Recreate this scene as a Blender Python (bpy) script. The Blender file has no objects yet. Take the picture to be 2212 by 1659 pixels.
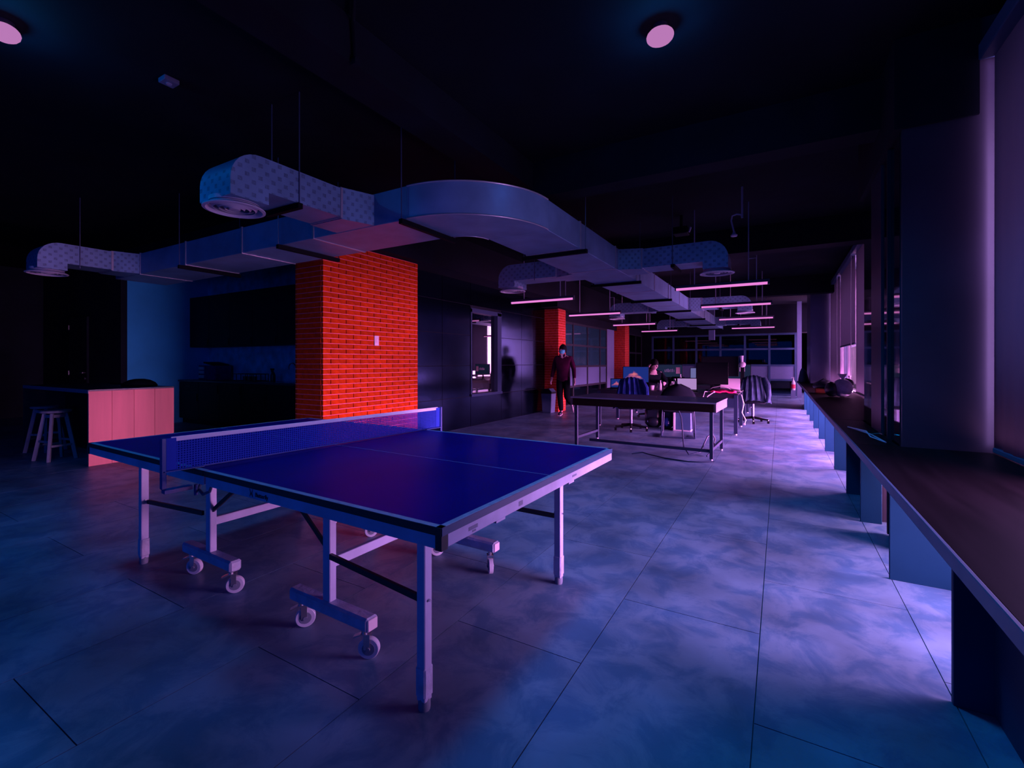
import bpy, bmesh, math, random
from mathutils import Vector, Matrix
random.seed(7)
R = math.radians
SC = bpy.context.scene
COL = SC.collection

# ------------------------------------------------------------------ camera
CAM_H = 1.26
cam = bpy.data.cameras.new('camera'); cam_o = bpy.data.objects.new('camera', cam); COL.objects.link(cam_o)
cam.sensor_width = 36.0; cam.lens = 1000.0 / 2212 * 36.0; cam.shift_y = -47.5 / 2212
cam.clip_start = 0.05; cam.clip_end = 200
cam_o.location = (0, 0, CAM_H); cam_o.rotation_euler = (R(90), 0, R(30.07))
SC.camera = cam_o
# ------------------------------------------------------------------ world, light, exposure
SC.view_settings.view_transform = 'Standard'; SC.view_settings.look = 'None'
SC.view_settings.gamma = 1.0; SC.view_settings.use_curve_mapping = False
SC.view_settings.exposure = 0.0
w = bpy.data.worlds.new('world'); SC.world = w; w.use_nodes = True
bg = w.node_tree.nodes['Background']; bg.inputs[0].default_value = (0.72, 0.34, 0.90, 1); bg.inputs[1].default_value = 0.45
PINK = (1.0, 0.36, 0.92); LILAC = (0.66, 0.36, 1.0); BLUE = (0.0, 0.31, 1.0)
def area(name, loc, rot, sx, sy, color, power, spread=180):
    l = bpy.data.lights.new(name, 'AREA'); l.shape = 'RECTANGLE'; l.size = sx; l.size_y = sy
    l.color = color; l.energy = power; l.spread = R(spread)
    o = bpy.data.objects.new(name, l); COL.objects.link(o); o.location = loc; o.rotation_euler = rot
    return o
# dusk daylight outside the window wall on the right: low band under the counter, upper band behind the blinds
area('daylight_low_near', (1.62, 4.2, 0.40), (0, R(90), 0), 0.62, 3.9, (1.0, 0.40, 0.88), 235, 90)
area('daylight_low_far', (1.62, 11.3, 0.40), (0, R(90), 0), 0.62, 10.0, (1.0, 0.29, 0.76), 1700, 110)
area('daylight_upper_far', (1.62, 11.4, 1.9), (0, R(90), 0), 2.4, 9.0, PINK, 420)
area('daylight_upper_near', (1.62, 3.0, 1.9), (0, R(90), 0), 2.4, 1.8, LILAC, 200)
area('daylight_beyond_pier', (1.62, 19.2, 1.6), (0, R(90), 0), 3.0, 5.6, PINK, 420)
# added blue fill from behind the camera, through the invented rear windows
area('fill_rear_blue', (-4.0, -3.85, 1.7), (R(90), 0, 0), 9.8, 2.6, BLUE, 45)

# ------------------------------------------------------------------ materials
MATS = {}
def mat(name, col, rough=0.6, metal=0.0, var=0.0, scale=8.0, bump=0.0, bscale=60.0, rnd=0.0, coat=0.0, spec=0.5, stretch=None):
    m = bpy.data.materials.new(name); m.use_nodes = True; MATS[name] = m
    nt = m.node_tree; b = nt.nodes['Principled BSDF']
    b.inputs['Base Color'].default_value = (*col, 1); b.inputs['Roughness'].default_value = rough
    b.inputs['Metallic'].default_value = metal; b.inputs['Specular IOR Level'].default_value = spec
    b.inputs['Coat Weight'].default_value = coat
    if var or bump:
        tc = nt.nodes.new('ShaderNodeTexCoord'); vec = tc.outputs['Object']
        if stretch:
            mp = nt.nodes.new('ShaderNodeMapping'); mp.inputs['Scale'].default_value = stretch
            nt.links.new(vec, mp.inputs[0]); vec = mp.outputs[0]
    src = None
    if var:
        n = nt.nodes.new('ShaderNodeTexNoise'); n.inputs['Scale'].default_value = scale; n.inputs['Detail'].default_value = 5
        nt.links.new(vec, n.inputs['Vector'])
        r = nt.nodes.new('ShaderNodeValToRGB')
        r.color_ramp.elements[0].position = 0.3; r.color_ramp.elements[1].position = 0.7
        r.color_ramp.elements[0].color = (*[c * (1 - var) for c in col], 1)
        r.color_ramp.elements[1].color = (*[min(1, c * (1 + var)) for c in col], 1)
        nt.links.new(n.outputs['Fac'], r.inputs[0]); src = r.outputs[0]
    if rnd:
        oi = nt.nodes.new('ShaderNodeObjectInfo'); hs = nt.nodes.new('ShaderNodeHueSaturation')
        mr = nt.nodes.new('ShaderNodeMapRange'); mr.inputs[3].default_value = 1 - rnd; mr.inputs[4].default_value = 1 + rnd
        nt.links.new(oi.outputs['Random'], mr.inputs[0]); nt.links.new(mr.outputs[0], hs.inputs['Value'])
        if src: nt.links.new(src, hs.inputs['Color'])
        else: hs.inputs['Color'].default_value = (*col, 1)
        src = hs.outputs[0]
    if src: nt.links.new(src, b.inputs['Base Color'])
    if bump:
        n2 = nt.nodes.new('ShaderNodeTexNoise'); n2.inputs['Scale'].default_value = bscale; n2.inputs['Detail'].default_value = 4
        nt.links.new(vec, n2.inputs['Vector'])
        bp = nt.nodes.new('ShaderNodeBump'); bp.inputs['Strength'].default_value = bump; bp.inputs['Distance'].default_value = 0.01
        nt.links.new(n2.outputs['Fac'], bp.inputs['Height']); nt.links.new(bp.outputs[0], b.inputs['Normal'])
    return m
def emis(name, col, s):
    m = bpy.data.materials.new(name); m.use_nodes = True; MATS[name] = m
    nt = m.node_tree; nt.nodes.remove(nt.nodes['Principled BSDF']); e = nt.nodes.new('ShaderNodeEmission')
    e.inputs[0].default_value = (*col, 1); e.inputs[1].default_value = s
    nt.links.new(e.outputs[0], nt.nodes['Material Output'].inputs[0]); return m
def glass(name, tint, gloss=0.15, rough=0.02, frost=0.0, frost_col=(0.3, 0.4, 0.6)):
    """thin pane: tinted straight-through view with a Fresnel mirror, optionally frosted"""
    m = bpy.data.materials.new(name); m.use_nodes = True; MATS[name] = m
    nt = m.node_tree; nt.nodes.remove(nt.nodes['Principled BSDF'])
    t = nt.nodes.new('ShaderNodeBsdfTransparent'); t.inputs[0].default_value = (*tint, 1)
    g = nt.nodes.new('ShaderNodeBsdfGlossy'); g.inputs['Roughness'].default_value = rough
    lw = nt.nodes.new('ShaderNodeLayerWeight'); lw.inputs[0].default_value = 0.5      # Schlick mirror, the same from both faces
    pw = nt.nodes.new('ShaderNodeMath'); pw.operation = 'POWER'; pw.inputs[1].default_value = 5.0; nt.links.new(lw.outputs['Facing'], pw.inputs[0])
    ad = nt.nodes.new('ShaderNodeMath'); ad.operation = 'ADD'; ad.inputs[1].default_value = gloss + 0.025; ad.use_clamp = True
    nt.links.new(pw.outputs[0], ad.inputs[0])
    mx = nt.nodes.new('ShaderNodeMixShader'); nt.links.new(ad.outputs[0], mx.inputs[0])
    base = t.outputs[0]
    if frost:
        d = nt.nodes.new('ShaderNodeBsdfDiffuse'); d.inputs[0].default_value = (*frost_col, 1)
        m2 = nt.nodes.new('ShaderNodeMixShader'); m2.inputs[0].default_value = frost
        nt.links.new(base, m2.inputs[1]); nt.links.new(d.outputs[0], m2.inputs[2]); base = m2.outputs[0]
    nt.links.new(base, mx.inputs[1]); nt.links.new(g.outputs[0], mx.inputs[2])
    nt.links.new(mx.outputs[0], nt.nodes['Material Output'].inputs[0]); return m
def blindmat(name, col, tr):
    m = bpy.data.materials.new(name); m.use_nodes = True; MATS[name] = m
    nt = m.node_tree; nt.nodes.remove(nt.nodes['Principled BSDF'])
    d = nt.nodes.new('ShaderNodeBsdfDiffuse'); d.inputs[0].default_value = (*col, 1)
    t = nt.nodes.new('ShaderNodeBsdfTranslucent'); t.inputs[0].default_value = (*tr, 1)
    a = nt.nodes.new('ShaderNodeAddShader'); nt.links.new(d.outputs[0], a.inputs[0]); nt.links.new(t.outputs[0], a.inputs[1])
    nt.links.new(a.outputs[0], nt.nodes['Material Output'].inputs[0]); return m
def ductmat(name, printed):
    m = mat(name, (0.15, 0.28, 0.44), 0.45, 0.2, var=0.18, scale=3.5, bump=0.03, bscale=25)
    if printed:      # faded staggered stamps printed on the foil skin
        nt = m.node_tree; b = nt.nodes['Principled BSDF']; src = b.inputs['Base Color'].links[0].from_socket
        tc = nt.nodes.new('ShaderNodeTexCoord'); sp = nt.nodes.new('ShaderNodeSeparateXYZ'); nt.links.new(tc.outputs['Object'], sp.inputs[0])
        ad = nt.nodes.new('ShaderNodeMath'); nt.links.new(sp.outputs[0], ad.inputs[0]); nt.links.new(sp.outputs[1], ad.inputs[1])
        def M(op, p, q=0.0):
            n = nt.nodes.new('ShaderNodeMath'); n.operation = op
            for i, v in enumerate((p, q)):
                if isinstance(v, (int, float)): n.inputs[i].default_value = v
                else: nt.links.new(v, n.inputs[i])
            return n.outputs[0]
        vv = M('DIVIDE', sp.outputs[2], .046); row = M('FLOOR', vv); fv = M('FRACT', vv)
        fu = M('FRACT', M('ADD', M('DIVIDE', ad.outputs[0], .10), M('MULTIPLY', row, .5)))
        spot = M('MULTIPLY', M('LESS_THAN', fu, .33), M('LESS_THAN', fv, .66))
        nz = nt.nodes.new('ShaderNodeTexNoise'); nz.inputs['Scale'].default_value = 60; nt.links.new(tc.outputs['Object'], nz.inputs['Vector'])
        ge = nt.nodes.new('ShaderNodeNewGeometry'); sn = nt.nodes.new('ShaderNodeSeparateXYZ'); nt.links.new(ge.outputs['Normal'], sn.inputs[0])
        ab = nt.nodes.new('ShaderNodeMath'); ab.operation = 'ABSOLUTE'; nt.links.new(sn.outputs[2], ab.inputs[0])
        lt = nt.nodes.new('ShaderNodeMath'); lt.operation = 'LESS_THAN'; lt.inputs[1].default_value = 0.3; nt.links.new(ab.outputs[0], lt.inputs[0])
        mu = nt.nodes.new('ShaderNodeMath'); mu.operation = 'MULTIPLY'; nt.links.new(spot, mu.inputs[0]); nt.links.new(lt.outputs[0], mu.inputs[1])
        mu2 = nt.nodes.new('ShaderNodeMath'); mu2.operation = 'MULTIPLY'; nt.links.new(mu.outputs[0], mu2.inputs[0]); nt.links.new(nz.outputs['Fac'], mu2.inputs[1])
        mx = nt.nodes.new('ShaderNodeMix'); mx.data_type = 'RGBA'; nt.links.new(mu2.outputs[0], mx.inputs[0])
        nt.links.new(src, mx.inputs[6]); mx.inputs[7].default_value = (0.04, 0.07, 0.12, 1)
        nt.links.new(mx.outputs[2], b.inputs['Base Color'])
    return m
def screenmat(name, seed):
    """desktop picture: glowing orange peak over water under a blue sky (uses the screen's own flat coordinates)"""
    m = emis(name, (1, 1, 1), 0.75); nt = m.node_tree; e = [n for n in nt.nodes if n.type == 'EMISSION'][0]
    tc = nt.nodes.new('ShaderNodeTexCoord'); sp = nt.nodes.new('ShaderNodeSeparateXYZ'); nt.links.new(tc.outputs['Generated'], sp.inputs[0])
    nz = nt.nodes.new('ShaderNodeTexNoise'); nz.inputs['Scale'].default_value = 5; nz.inputs['Detail'].default_value = 6
    mp = nt.nodes.new('ShaderNodeMapping'); mp.inputs['Location'].default_value = (seed, 0, 0)
    nt.links.new(tc.outputs['Generated'], mp.inputs[0]); nt.links.new(mp.outputs[0], nz.inputs['Vector'])
    def M(op, a, b):
        n = nt.nodes.new('ShaderNodeMath'); n.operation = op
        for i, v in enumerate((a, b)):
            if isinstance(v, (int, float)): n.inputs[i].default_value = v
            else: nt.links.new(v, n.inputs[i])
        return n.outputs[0]
    dx = M('ABSOLUTE', M('SUBTRACT', sp.outputs[0], 0.42), 0)
    ridge = M('SUBTRACT', M('ADD', 0.62, M('MULTIPLY', nz.outputs['Fac'], 0.3)), M('MULTIPLY', dx, 1.4))
    inside = M('MULTIPLY', M('SUBTRACT', ridge, sp.outputs[2]), 6.0)
    up = M('MULTIPLY', M('SUBTRACT', sp.outputs[2], 0.2), 8.0)
    c1 = nt.nodes.new('ShaderNodeMix'); c1.data_type = 'RGBA'
    cl = nt.nodes.new('ShaderNodeClamp'); nt.links.new(M('MINIMUM', inside, up), cl.inputs[0])
    nt.links.new(cl.outputs[0], c1.inputs[0]); c1.inputs[6].default_value = (0.015, 0.035, 0.26, 1)
    rp = nt.nodes.new('ShaderNodeValToRGB'); rp.color_ramp.elements[0].color = (0.25, 0.05, 0.26, 1); rp.color_ramp.elements[1].color = (0.9, 0.20, 0.26, 1)
    rp.color_ramp.elements[0].position = 0.35; rp.color_ramp.elements[1].position = 0.65
    nt.links.new(nz.outputs['Fac'], rp.inputs[0]); nt.links.new(rp.outputs[0], c1.inputs[7])
    nt.links.new(c1.outputs[2], e.inputs[0]); return m

mat('floor_tile', (0.108, 0.20, 0.30), 0.42, var=0.45, scale=1.6, bump=0.06, bscale=30, rnd=0.07)
def worldspace_floor():
    """mottled wear runs on across the tiles: world position instead of each tile's own coordinates, two sizes of stain"""
    m = MATS['floor_tile']; nt = m.node_tree; b = nt.nodes['Principled BSDF']
    ge = nt.nodes.new('ShaderNodeNewGeometry'); big = [n for n in nt.nodes if n.type == 'TEX_NOISE']
    for n in big: nt.links.new(ge.outputs['Position'], n.inputs['Vector'])
    n3 = nt.nodes.new('ShaderNodeTexNoise'); n3.inputs['Scale'].default_value = 4.5; n3.inputs['Detail'].default_value = 9; n3.inputs['Roughness'].default_value = 0.68; n3.inputs['Distortion'].default_value = 0.6
    nt.links.new(ge.outputs['Position'], n3.inputs['Vector'])
    rp = nt.nodes.new('ShaderNodeValToRGB'); rp.color_ramp.elements[0].position = 0.42; rp.color_ramp.elements[1].position = 0.55
    rp.color_ramp.elements[0].color = (0.50, 0.68, 0.80, 1); rp.color_ramp.elements[1].color = (1.08, 1.03, 1.0, 1)
    nt.links.new(n3.outputs['Fac'], rp.inputs[0])
    mx = nt.nodes.new('ShaderNodeMix'); mx.data_type = 'RGBA'; mx.blend_type = 'MULTIPLY'; mx.inputs[0].default_value = 1.0
    src = b.inputs['Base Color'].links[0].from_socket
    nt.links.new(src, mx.inputs[6]); nt.links.new(rp.outputs[0], mx.inputs[7]); nt.links.new(mx.outputs[2], b.inputs['Base Color'])
    mr = nt.nodes.new('ShaderNodeMapRange'); mr.inputs[3].default_value = 0.52; mr.inputs[4].default_value = 0.36
    nt.links.new(n3.outputs['Fac'], mr.inputs[0]); nt.links.new(mr.outputs[0], b.inputs['Roughness'])
worldspace_floor()
mat('grout', (0.05, 0.075, 0.12), 0.9)
mat('ceiling_black', (0.003, 0.006, 0.012), 0.9, var=0.3, scale=2, spec=0.15)
mat('beam_black', (0.002, 0.004, 0.011), 0.85, var=0.3, scale=3, spec=0.2)
mat('dark_wall', (0.008, 0.011, 0.02), 0.8, var=0.3, scale=2, spec=0.2)
mat('kitchen_white', (0.03, 0.52, 0.85), 0.7, var=0.08, scale=2)  # white wall, the blue cast of its light put into the base colour
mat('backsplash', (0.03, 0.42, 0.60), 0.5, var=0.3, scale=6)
mat('black_panel', (0.024, 0.048, 0.105), 0.17, 1.0, var=0.15, scale=2, bump=0.012, bscale=5)
mat('black_seam', (0.004, 0.007, 0.014), 0.7, spec=0.1)
mat('brick', (0.43, 0.034, 0.003), 0.85, var=0.22, scale=14, bump=0.25, bscale=80, rnd=0.16, spec=0.06)
mat('brick_far', (0.40, 0.032, 0.010), 0.85, var=0.3, scale=16, rnd=0.1, spec=0.2)
mat('mortar', (0.72, 0.12, 0.19), 0.9, var=0.1, scale=20, spec=0.2)
mat('mortar_dark', (0.06, 0.012, 0.012), 0.95, spec=0.1)
mat('counter_wood', (0.014, 0.007, 0.009), 0.5, var=0.35, scale=3, stretch=(6, 0.5, 6), spec=0.03)
mat('counter_edge', (0.10, 0.12, 0.20), 0.5, var=0.1)
mat('support_panel', (0.006, 0.045, 0.095), 0.55, var=0.12, scale=2, spec=0.08)
mat('pier_cladding', (0.035, 0.028, 0.045), 0.38, var=0.3, scale=1.5, spec=0.5)
mat('pier_steel', (0.12, 0.13, 0.2), 0.3, 0.6, var=0.1, scale=2)
mat('black_glass', (0.004, 0.006, 0.012), 0.06, spec=0.9, coat=0.5)
mat('frame_black', (0.01, 0.012, 0.02), 0.5, spec=0.3)
mat('frame_blue', (0.03, 0.07, 0.15), 0.45, var=0.1)
mat('frame_office', (0.012, 0.03, 0.07), 0.5, spec=0.2)
mat('frame_grey', (0.13, 0.16, 0.25), 0.45, var=0.1)
mat('painted_steel', (0.35, 0.37, 0.55), 0.45, var=0.12, scale=6, bump=0.03, bscale=90)
mat('wrapped_steel', (0.33, 0.36, 0.52), 0.4, var=0.2, scale=14, bump=0.45, bscale=35, spec=0.7)
mat('table_blue', (0.001, 0.004, 0.17), 0.38, var=0.12, scale=3, spec=0.06)
mat('table_edge', (0.012, 0.045, 0.12), 0.45)
mat('table_edge_black', (0.004, 0.005, 0.010), 0.5)
mat('table_line', (0.42, 0.36, 0.50), 0.5, var=0.15, scale=30)
mat('apron', (0.35, 0.37, 0.55), 0.45, var=0.15, scale=9)
mat('net_blue', (0.006, 0.03, 0.42), 0.8)
mat('net_tape', (0.85, 0.66, 0.80), 0.8)
mat('post_blue', (0.012, 0.04, 0.22), 0.35)
mat('rubber', (0.12, 0.15, 0.22), 0.6)
mat('wheel', (0.42, 0.44, 0.56), 0.45)
mat('chrome', (0.5, 0.5, 0.56), 0.25, 0.9)
mat('black_metal', (0.006, 0.007, 0.012), 0.45)
mat('ink_black', (0.004, 0.006, 0.012), 0.6)
ductmat('duct', False); ductmat('duct_print', True)
mat('duct_tape', (0.42, 0.43, 0.5), 0.35, 0.5, var=0.1)
mat('strap_black', (0.003, 0.004, 0.007), 0.7, spec=0.1)
mat('rod', (0.10, 0.12, 0.2), 0.4, 0.6)
mat('rod_pale', (0.35, 0.34, 0.45), 0.5)
mat('diffuser_white', (0.44, 0.46, 0.56), 0.5)
mat('diffuser_gap', (0.06, 0.08, 0.14), 0.7)
emis('tube_glow', (0.85, 0.23, 0.72), 1.0)
emis('bulb_glow', (0.62, 0.24, 0.60), 0.78)
mat('lamp_housing', (0.03, 0.03, 0.06), 0.5)
mat('island_wood', (0.62, 0.165, 0.165), 0.55, var=0.16, scale=2.2, stretch=(1, 3, 0.25), rnd=0.05)
mat('island_top', (0.03, 0.035, 0.05), 0.4)
mat('stool_wood', (0.20, 0.21, 0.28), 0.6, var=0.2, scale=4, stretch=(4, 4, 0.4))
mat('cabinet_dark', (0.006, 0.007, 0.012), 0.6, var=0.3, scale=3, spec=0.25)
mat('worktop_dark', (0.02, 0.03, 0.05), 0.4)
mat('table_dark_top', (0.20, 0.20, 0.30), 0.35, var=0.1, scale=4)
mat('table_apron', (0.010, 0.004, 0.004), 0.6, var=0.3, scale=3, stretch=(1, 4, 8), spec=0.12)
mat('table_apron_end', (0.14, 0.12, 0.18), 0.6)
mat('desk_black', (0.008, 0.010, 0.018), 0.45, spec=0.3)
mat('desk_leg', (0.010, 0.022, 0.055), 0.5, spec=0.25)
mat('plastic_black', (0.003, 0.004, 0.007), 0.55, spec=0.12)
mat('fabric_black', (0.004, 0.006, 0.013), 0.9, spec=0.08)
mat('fabric_navy', (0.010, 0.025, 0.14), 0.9, var=0.4, scale=12, spec=0.06)
mat('fabric_grey', (0.03, 0.05, 0.09), 0.9, var=0.3, scale=12, spec=0.05)
mat('white_plastic', (0.56, 0.48, 0.58), 0.45)
mat('pale_plastic', (0.36, 0.36, 0.46), 0.4)
mat('bag_plastic', (0.34, 0.38, 0.5), 0.3, var=0.3, scale=8, bump=0.6, bscale=18)
mat('bag_black', (0.008, 0.012, 0.025), 0.35, bump=0.6, bscale=14)
mat('bag_teal', (0.015, 0.06, 0.12), 0.7, var=0.3, scale=6)
mat('orange_card', (0.30, 0.05, 0.02), 0.7)
mat('pink_cloth', (0.8, 0.01, 0.16), 0.8)
mat('red_label', (0.6, 0.02, 0.08), 0.6)
mat('green_plastic', (0.16, 0.34, 0.22), 0.4)
mat('paper', (0.6, 0.42, 0.46), 0.8)
mat('skin', (0.42, 0.26, 0.30), 0.6)
mat('hair', (0.003, 0.003, 0.006), 0.7, spec=0.1)
mat('shirt_plum', (0.055, 0.003, 0.035), 0.9, var=0.4, scale=7, spec=0.1)
mat('shirt_white', (0.5, 0.48, 0.55), 0.8)
mat('trousers_black', (0.003, 0.004, 0.007), 0.9, spec=0.05)
mat('shoe_sole', (0.5, 0.42, 0.5), 0.7)
mat('mask_teal', (0.05, 0.42, 0.55), 0.7)
mat('eye_dark', (0.01, 0.01, 0.01), 0.3)
mat('bin_grey', (0.05, 0.09, 0.16), 0.45, var=0.1)
mat('teal_panel', (0.05, 0.22, 0.30), 0.6, var=0.15, scale=2)
mat('white_panel', (0.13, 0.17, 0.30), 0.6, var=0.05)
mat('headrail', (0.05, 0.09, 0.16), 0.5)
mat('switch_white', (0.72, 0.55, 0.66), 0.5)
blindmat('blind_fabric', (0.10, 0.10, 0.17), (0.065, 0.06, 0.07))
blindmat('blind_far', (0.16, 0.12, 0.18), (0.10, 0.10, 0.12))
glass('pane_clear', (0.92, 0.92, 0.95), 0.0)
glass('pane_rear_fill', (0.05, 0.55, 1.0), 0.0)  # blue tint added to colour the fill through the unseen rear windows
glass('pane_dark', (0.25, 0.32, 0.42), 0.0)
glass('pane_office', (0.45, 0.5, 0.6), 0.45)
glass('pane_frost', (0.5, 0.55, 0.65), 0.05, 0.2, 0.75, (0.11, 0.16, 0.27))
glass('pane_teal', (0.4, 0.6, 0.65), 0.08, 0.05, 0.25, (0.05, 0.16, 0.2))
glass('bottle_clear', (0.7, 0.72, 0.8), 0.12, 0.05, 0.3, (0.5, 0.46, 0.56))
screenmat('screen_peak', 0.0); screenmat('screen_peak_bright', 3.0)
emis('screen_white', (0.42, 0.24, 0.55), 1.0); emis('screen_navy', (0.01, 0.02, 0.12), 1.0); emis('screen_dim', (0.012, 0.018, 0.05), 1.0)
emis('screen_pale', (0.14, 0.14, 0.35), 1.0)

# ------------------------------------------------------------------ mesh helpers
WL = {}
class MB:
    def __init__(s): s.v = []; s.f = []
    def box(s, x0, x1, y0, y1, z0, z1):
        return s.obox(((x0 + x1) / 2, (y0 + y1) / 2, (z0 + z1) / 2), (abs(x1 - x0), abs(y1 - y0), abs(z1 - z0)))
    def obox(s, c, d, rot=None):
        n = len(s.v); c = Vector(c)
        for z in (-.5, .5):
            for y in (-.5, .5):
                for x in (-.5, .5):
                    p = Vector((x * d[0], y * d[1], z * d[2]))
                    if rot is not None: p = rot @ p
                    s.v.append(c + p)
        s.f += [tuple(n + i for i in q) for q in ((0, 2, 3, 1), (4, 5, 7, 6), (0, 1, 5, 4), (2, 6, 7, 3), (0, 4, 6, 2), (1, 3, 7, 5))]
        return s
    def bar(s, p0, p1, wx, wy):
        """square bar between two points"""
        p0 = Vector(p0); p1 = Vector(p1); d = p1 - p0
        q = d.to_track_quat('Z', 'Y').to_matrix()
        return s.obox((p0 + p1) / 2, (wx, wy, d.length), q)
    def cyl(s, p0, p1, r0, r1=None, n=12, caps=True):
        return s.tube([p0, p1], [r0, r0 if r1 is None else r1], n, caps)
    def tube(s, pts, rad, n=8, caps=True):
        pts = [Vector(p) for p in pts]
        if isinstance(rad, (int, float)): rad = [rad] * len(pts)
        base = len(s.v); prev = None
        for i, p in enumerate(pts):
            t = (pts[min(i + 1, len(pts) - 1)] - pts[max(i - 1, 0)]).normalized()
            a = Vector((0, 0, 1)) if abs(t.z) < 0.9 else Vector((1, 0, 0))
            u = t.cross(a).normalized() if prev is None else (prev - t * prev.dot(t)).normalized()
            prev = u; v = t.cross(u)
            r = rad[i]; ru, rv = (r, r) if isinstance(r, (int, float)) else r
            for k in range(n):
                an = 2 * math.pi * k / n
                s.v.append(p + u * math.cos(an) * ru + v * math.sin(an) * rv)
        for i in range(len(pts) - 1):
            for k in range(n):
                a0 = base + i * n + k; a1 = base + i * n + (k + 1) % n
                s.f.append((a0, a1, a1 + n, a0 + n))
        if caps:
            s.f.append(tuple(base + k for k in range(n))[::-1]); e = base + (len(pts) - 1) * n
            s.f.append(tuple(e + k for k in range(n)))
        return s
    def lathe(s, prof, c=(0, 0, 0), n=24, sx=1.0, sy=1.0):
        base = len(s.v); c = Vector(c)
        for r, z in prof:
            for k in range(n):
                a = 2 * math.pi * k / n
                s.v.append(c + Vector((max(r, 1e-4) * math.cos(a) * sx, max(r, 1e-4) * math.sin(a) * sy, z)))
        for i in range(len(prof) - 1):
            for k in range(n):
                a0 = base + i * n + k; a1 = base + i * n + (k + 1) % n
                s.f.append((a0, a1, a1 + n, a0 + n))
        return s
    def prism(s, poly, axis, a0, a1):
        """poly in the two other axes (order: yz for x, xz for y, xy for z)"""
        n = len(poly); b = len(s.v)
        for a in (a0, a1):
            for p, q in poly:
                s.v.append(Vector({'x': (a, p, q), 'y': (p, a, q), 'z': (p, q, a)}[axis]))
        s.f.append(tuple(range(b, b + n))[::-1]); s.f.append(tuple(range(b + n, b + 2 * n)))
        for i in range(n):
            j = (i + 1) % n; s.f.append((b + i, b + j, b + n + j, b + n + i))
        return s
    def ell(s, c, r, n=16, m=10, rot=None):
        c = Vector(c); b = len(s.v)
        for i in range(m + 1):
            t = math.pi * i / m
            for k in range(n):
                a = 2 * math.pi * k / n
                p = Vector((r[0] * math.sin(t) * math.cos(a), r[1] * math.sin(t) * math.sin(a), r[2] * math.cos(t)))
                s.v.append(c + (rot @ p if rot is not None else p))
        for i in range(m):
            for k in range(n):
                a0 = b + i * n + k; a1 = b + i * n + (k + 1) % n
                s.f.append((a0, a0 + n, a1 + n, a1))
        return s
    def mesh(s, name, bevel=0.0, smooth=False, off=None):
        bm = bmesh.new(); vs = [bm.verts.new(v - off if off is not None else v) for v in s.v]
        for f in s.f:
            try: bm.faces.new([vs[i] for i in f])
            except ValueError: pass
        bmesh.ops.remove_doubles(bm, verts=bm.verts, dist=1e-5)
        bmesh.ops.recalc_face_normals(bm, faces=bm.faces)
        if bevel: bmesh.ops.bevel(bm, geom=list(bm.edges), offset=bevel, segments=1, affect='EDGES', clamp_overlap=True)
        me = bpy.data.meshes.new(name); bm.to_mesh(me); bm.free()
        if smooth:
            me.polygons.foreach_set('use_smooth', [True] * len(me.polygons))
            try: me.set_sharp_from_angle(angle=R(40))
            except Exception: pass
        return me
    def build(s, name, m, parent=None, bevel=0.0, smooth=False, world=True):
        off = WL.get(parent.name) if (parent is not None and world) else None
        me = s.mesh(name, bevel, smooth, off)
        me.materials.append(MATS[m])
        return link(name, me, parent)
def link(name, me, parent=None):
    o = bpy.data.objects.new(name, me); COL.objects.link(o)
    if parent is not None: o.parent = parent; WL[o.name] = WL.get(parent.name, Vector())
    else: WL[o.name] = Vector()
    return o
def tag(o, label, cat, group=None, kind=None):
    o['label'] = label; o['category'] = cat
    if group: o['group'] = group
    if kind: o['kind'] = kind
    return o
def thing(name, label, cat, loc=(0, 0, 0), rz=0.0, group=None, kind=None):
    o = bpy.data.objects.new(name, None); COL.objects.link(o); o.location = loc; o.rotation_euler = (0, 0, rz)
    o.empty_display_size = 0.1; WL[o.name] = Vector(loc)
    return tag(o, label, cat, group, kind)
def struct(o): o['kind'] = 'structure'; return o
def copy_tree(o, parent=None):
    c = o.copy(); COL.objects.link(c); c.parent = parent
    for ch in list(o.children): copy_tree(ch, c)
    return c
def B(x0, x1, y0, y1, z0, z1): return MB().box(x0, x1, y0, y1, z0, z1)
def bow(o, name, m, items, **k):
    """one child mesh per box in items"""
    for it in items: B(*it).build(name, m, o, **k)

# ================================================================== SETTING
XW = 1.16          # inner face of the window wall
CEIL = 3.4
XL, XR, Y0, Y1 = -15.0, XW + 0.1, -3.6, 25.0
fl = struct(B(XL, XR, Y0, Y1, -0.12, -0.007).build('floor', 'grout'))
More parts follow.
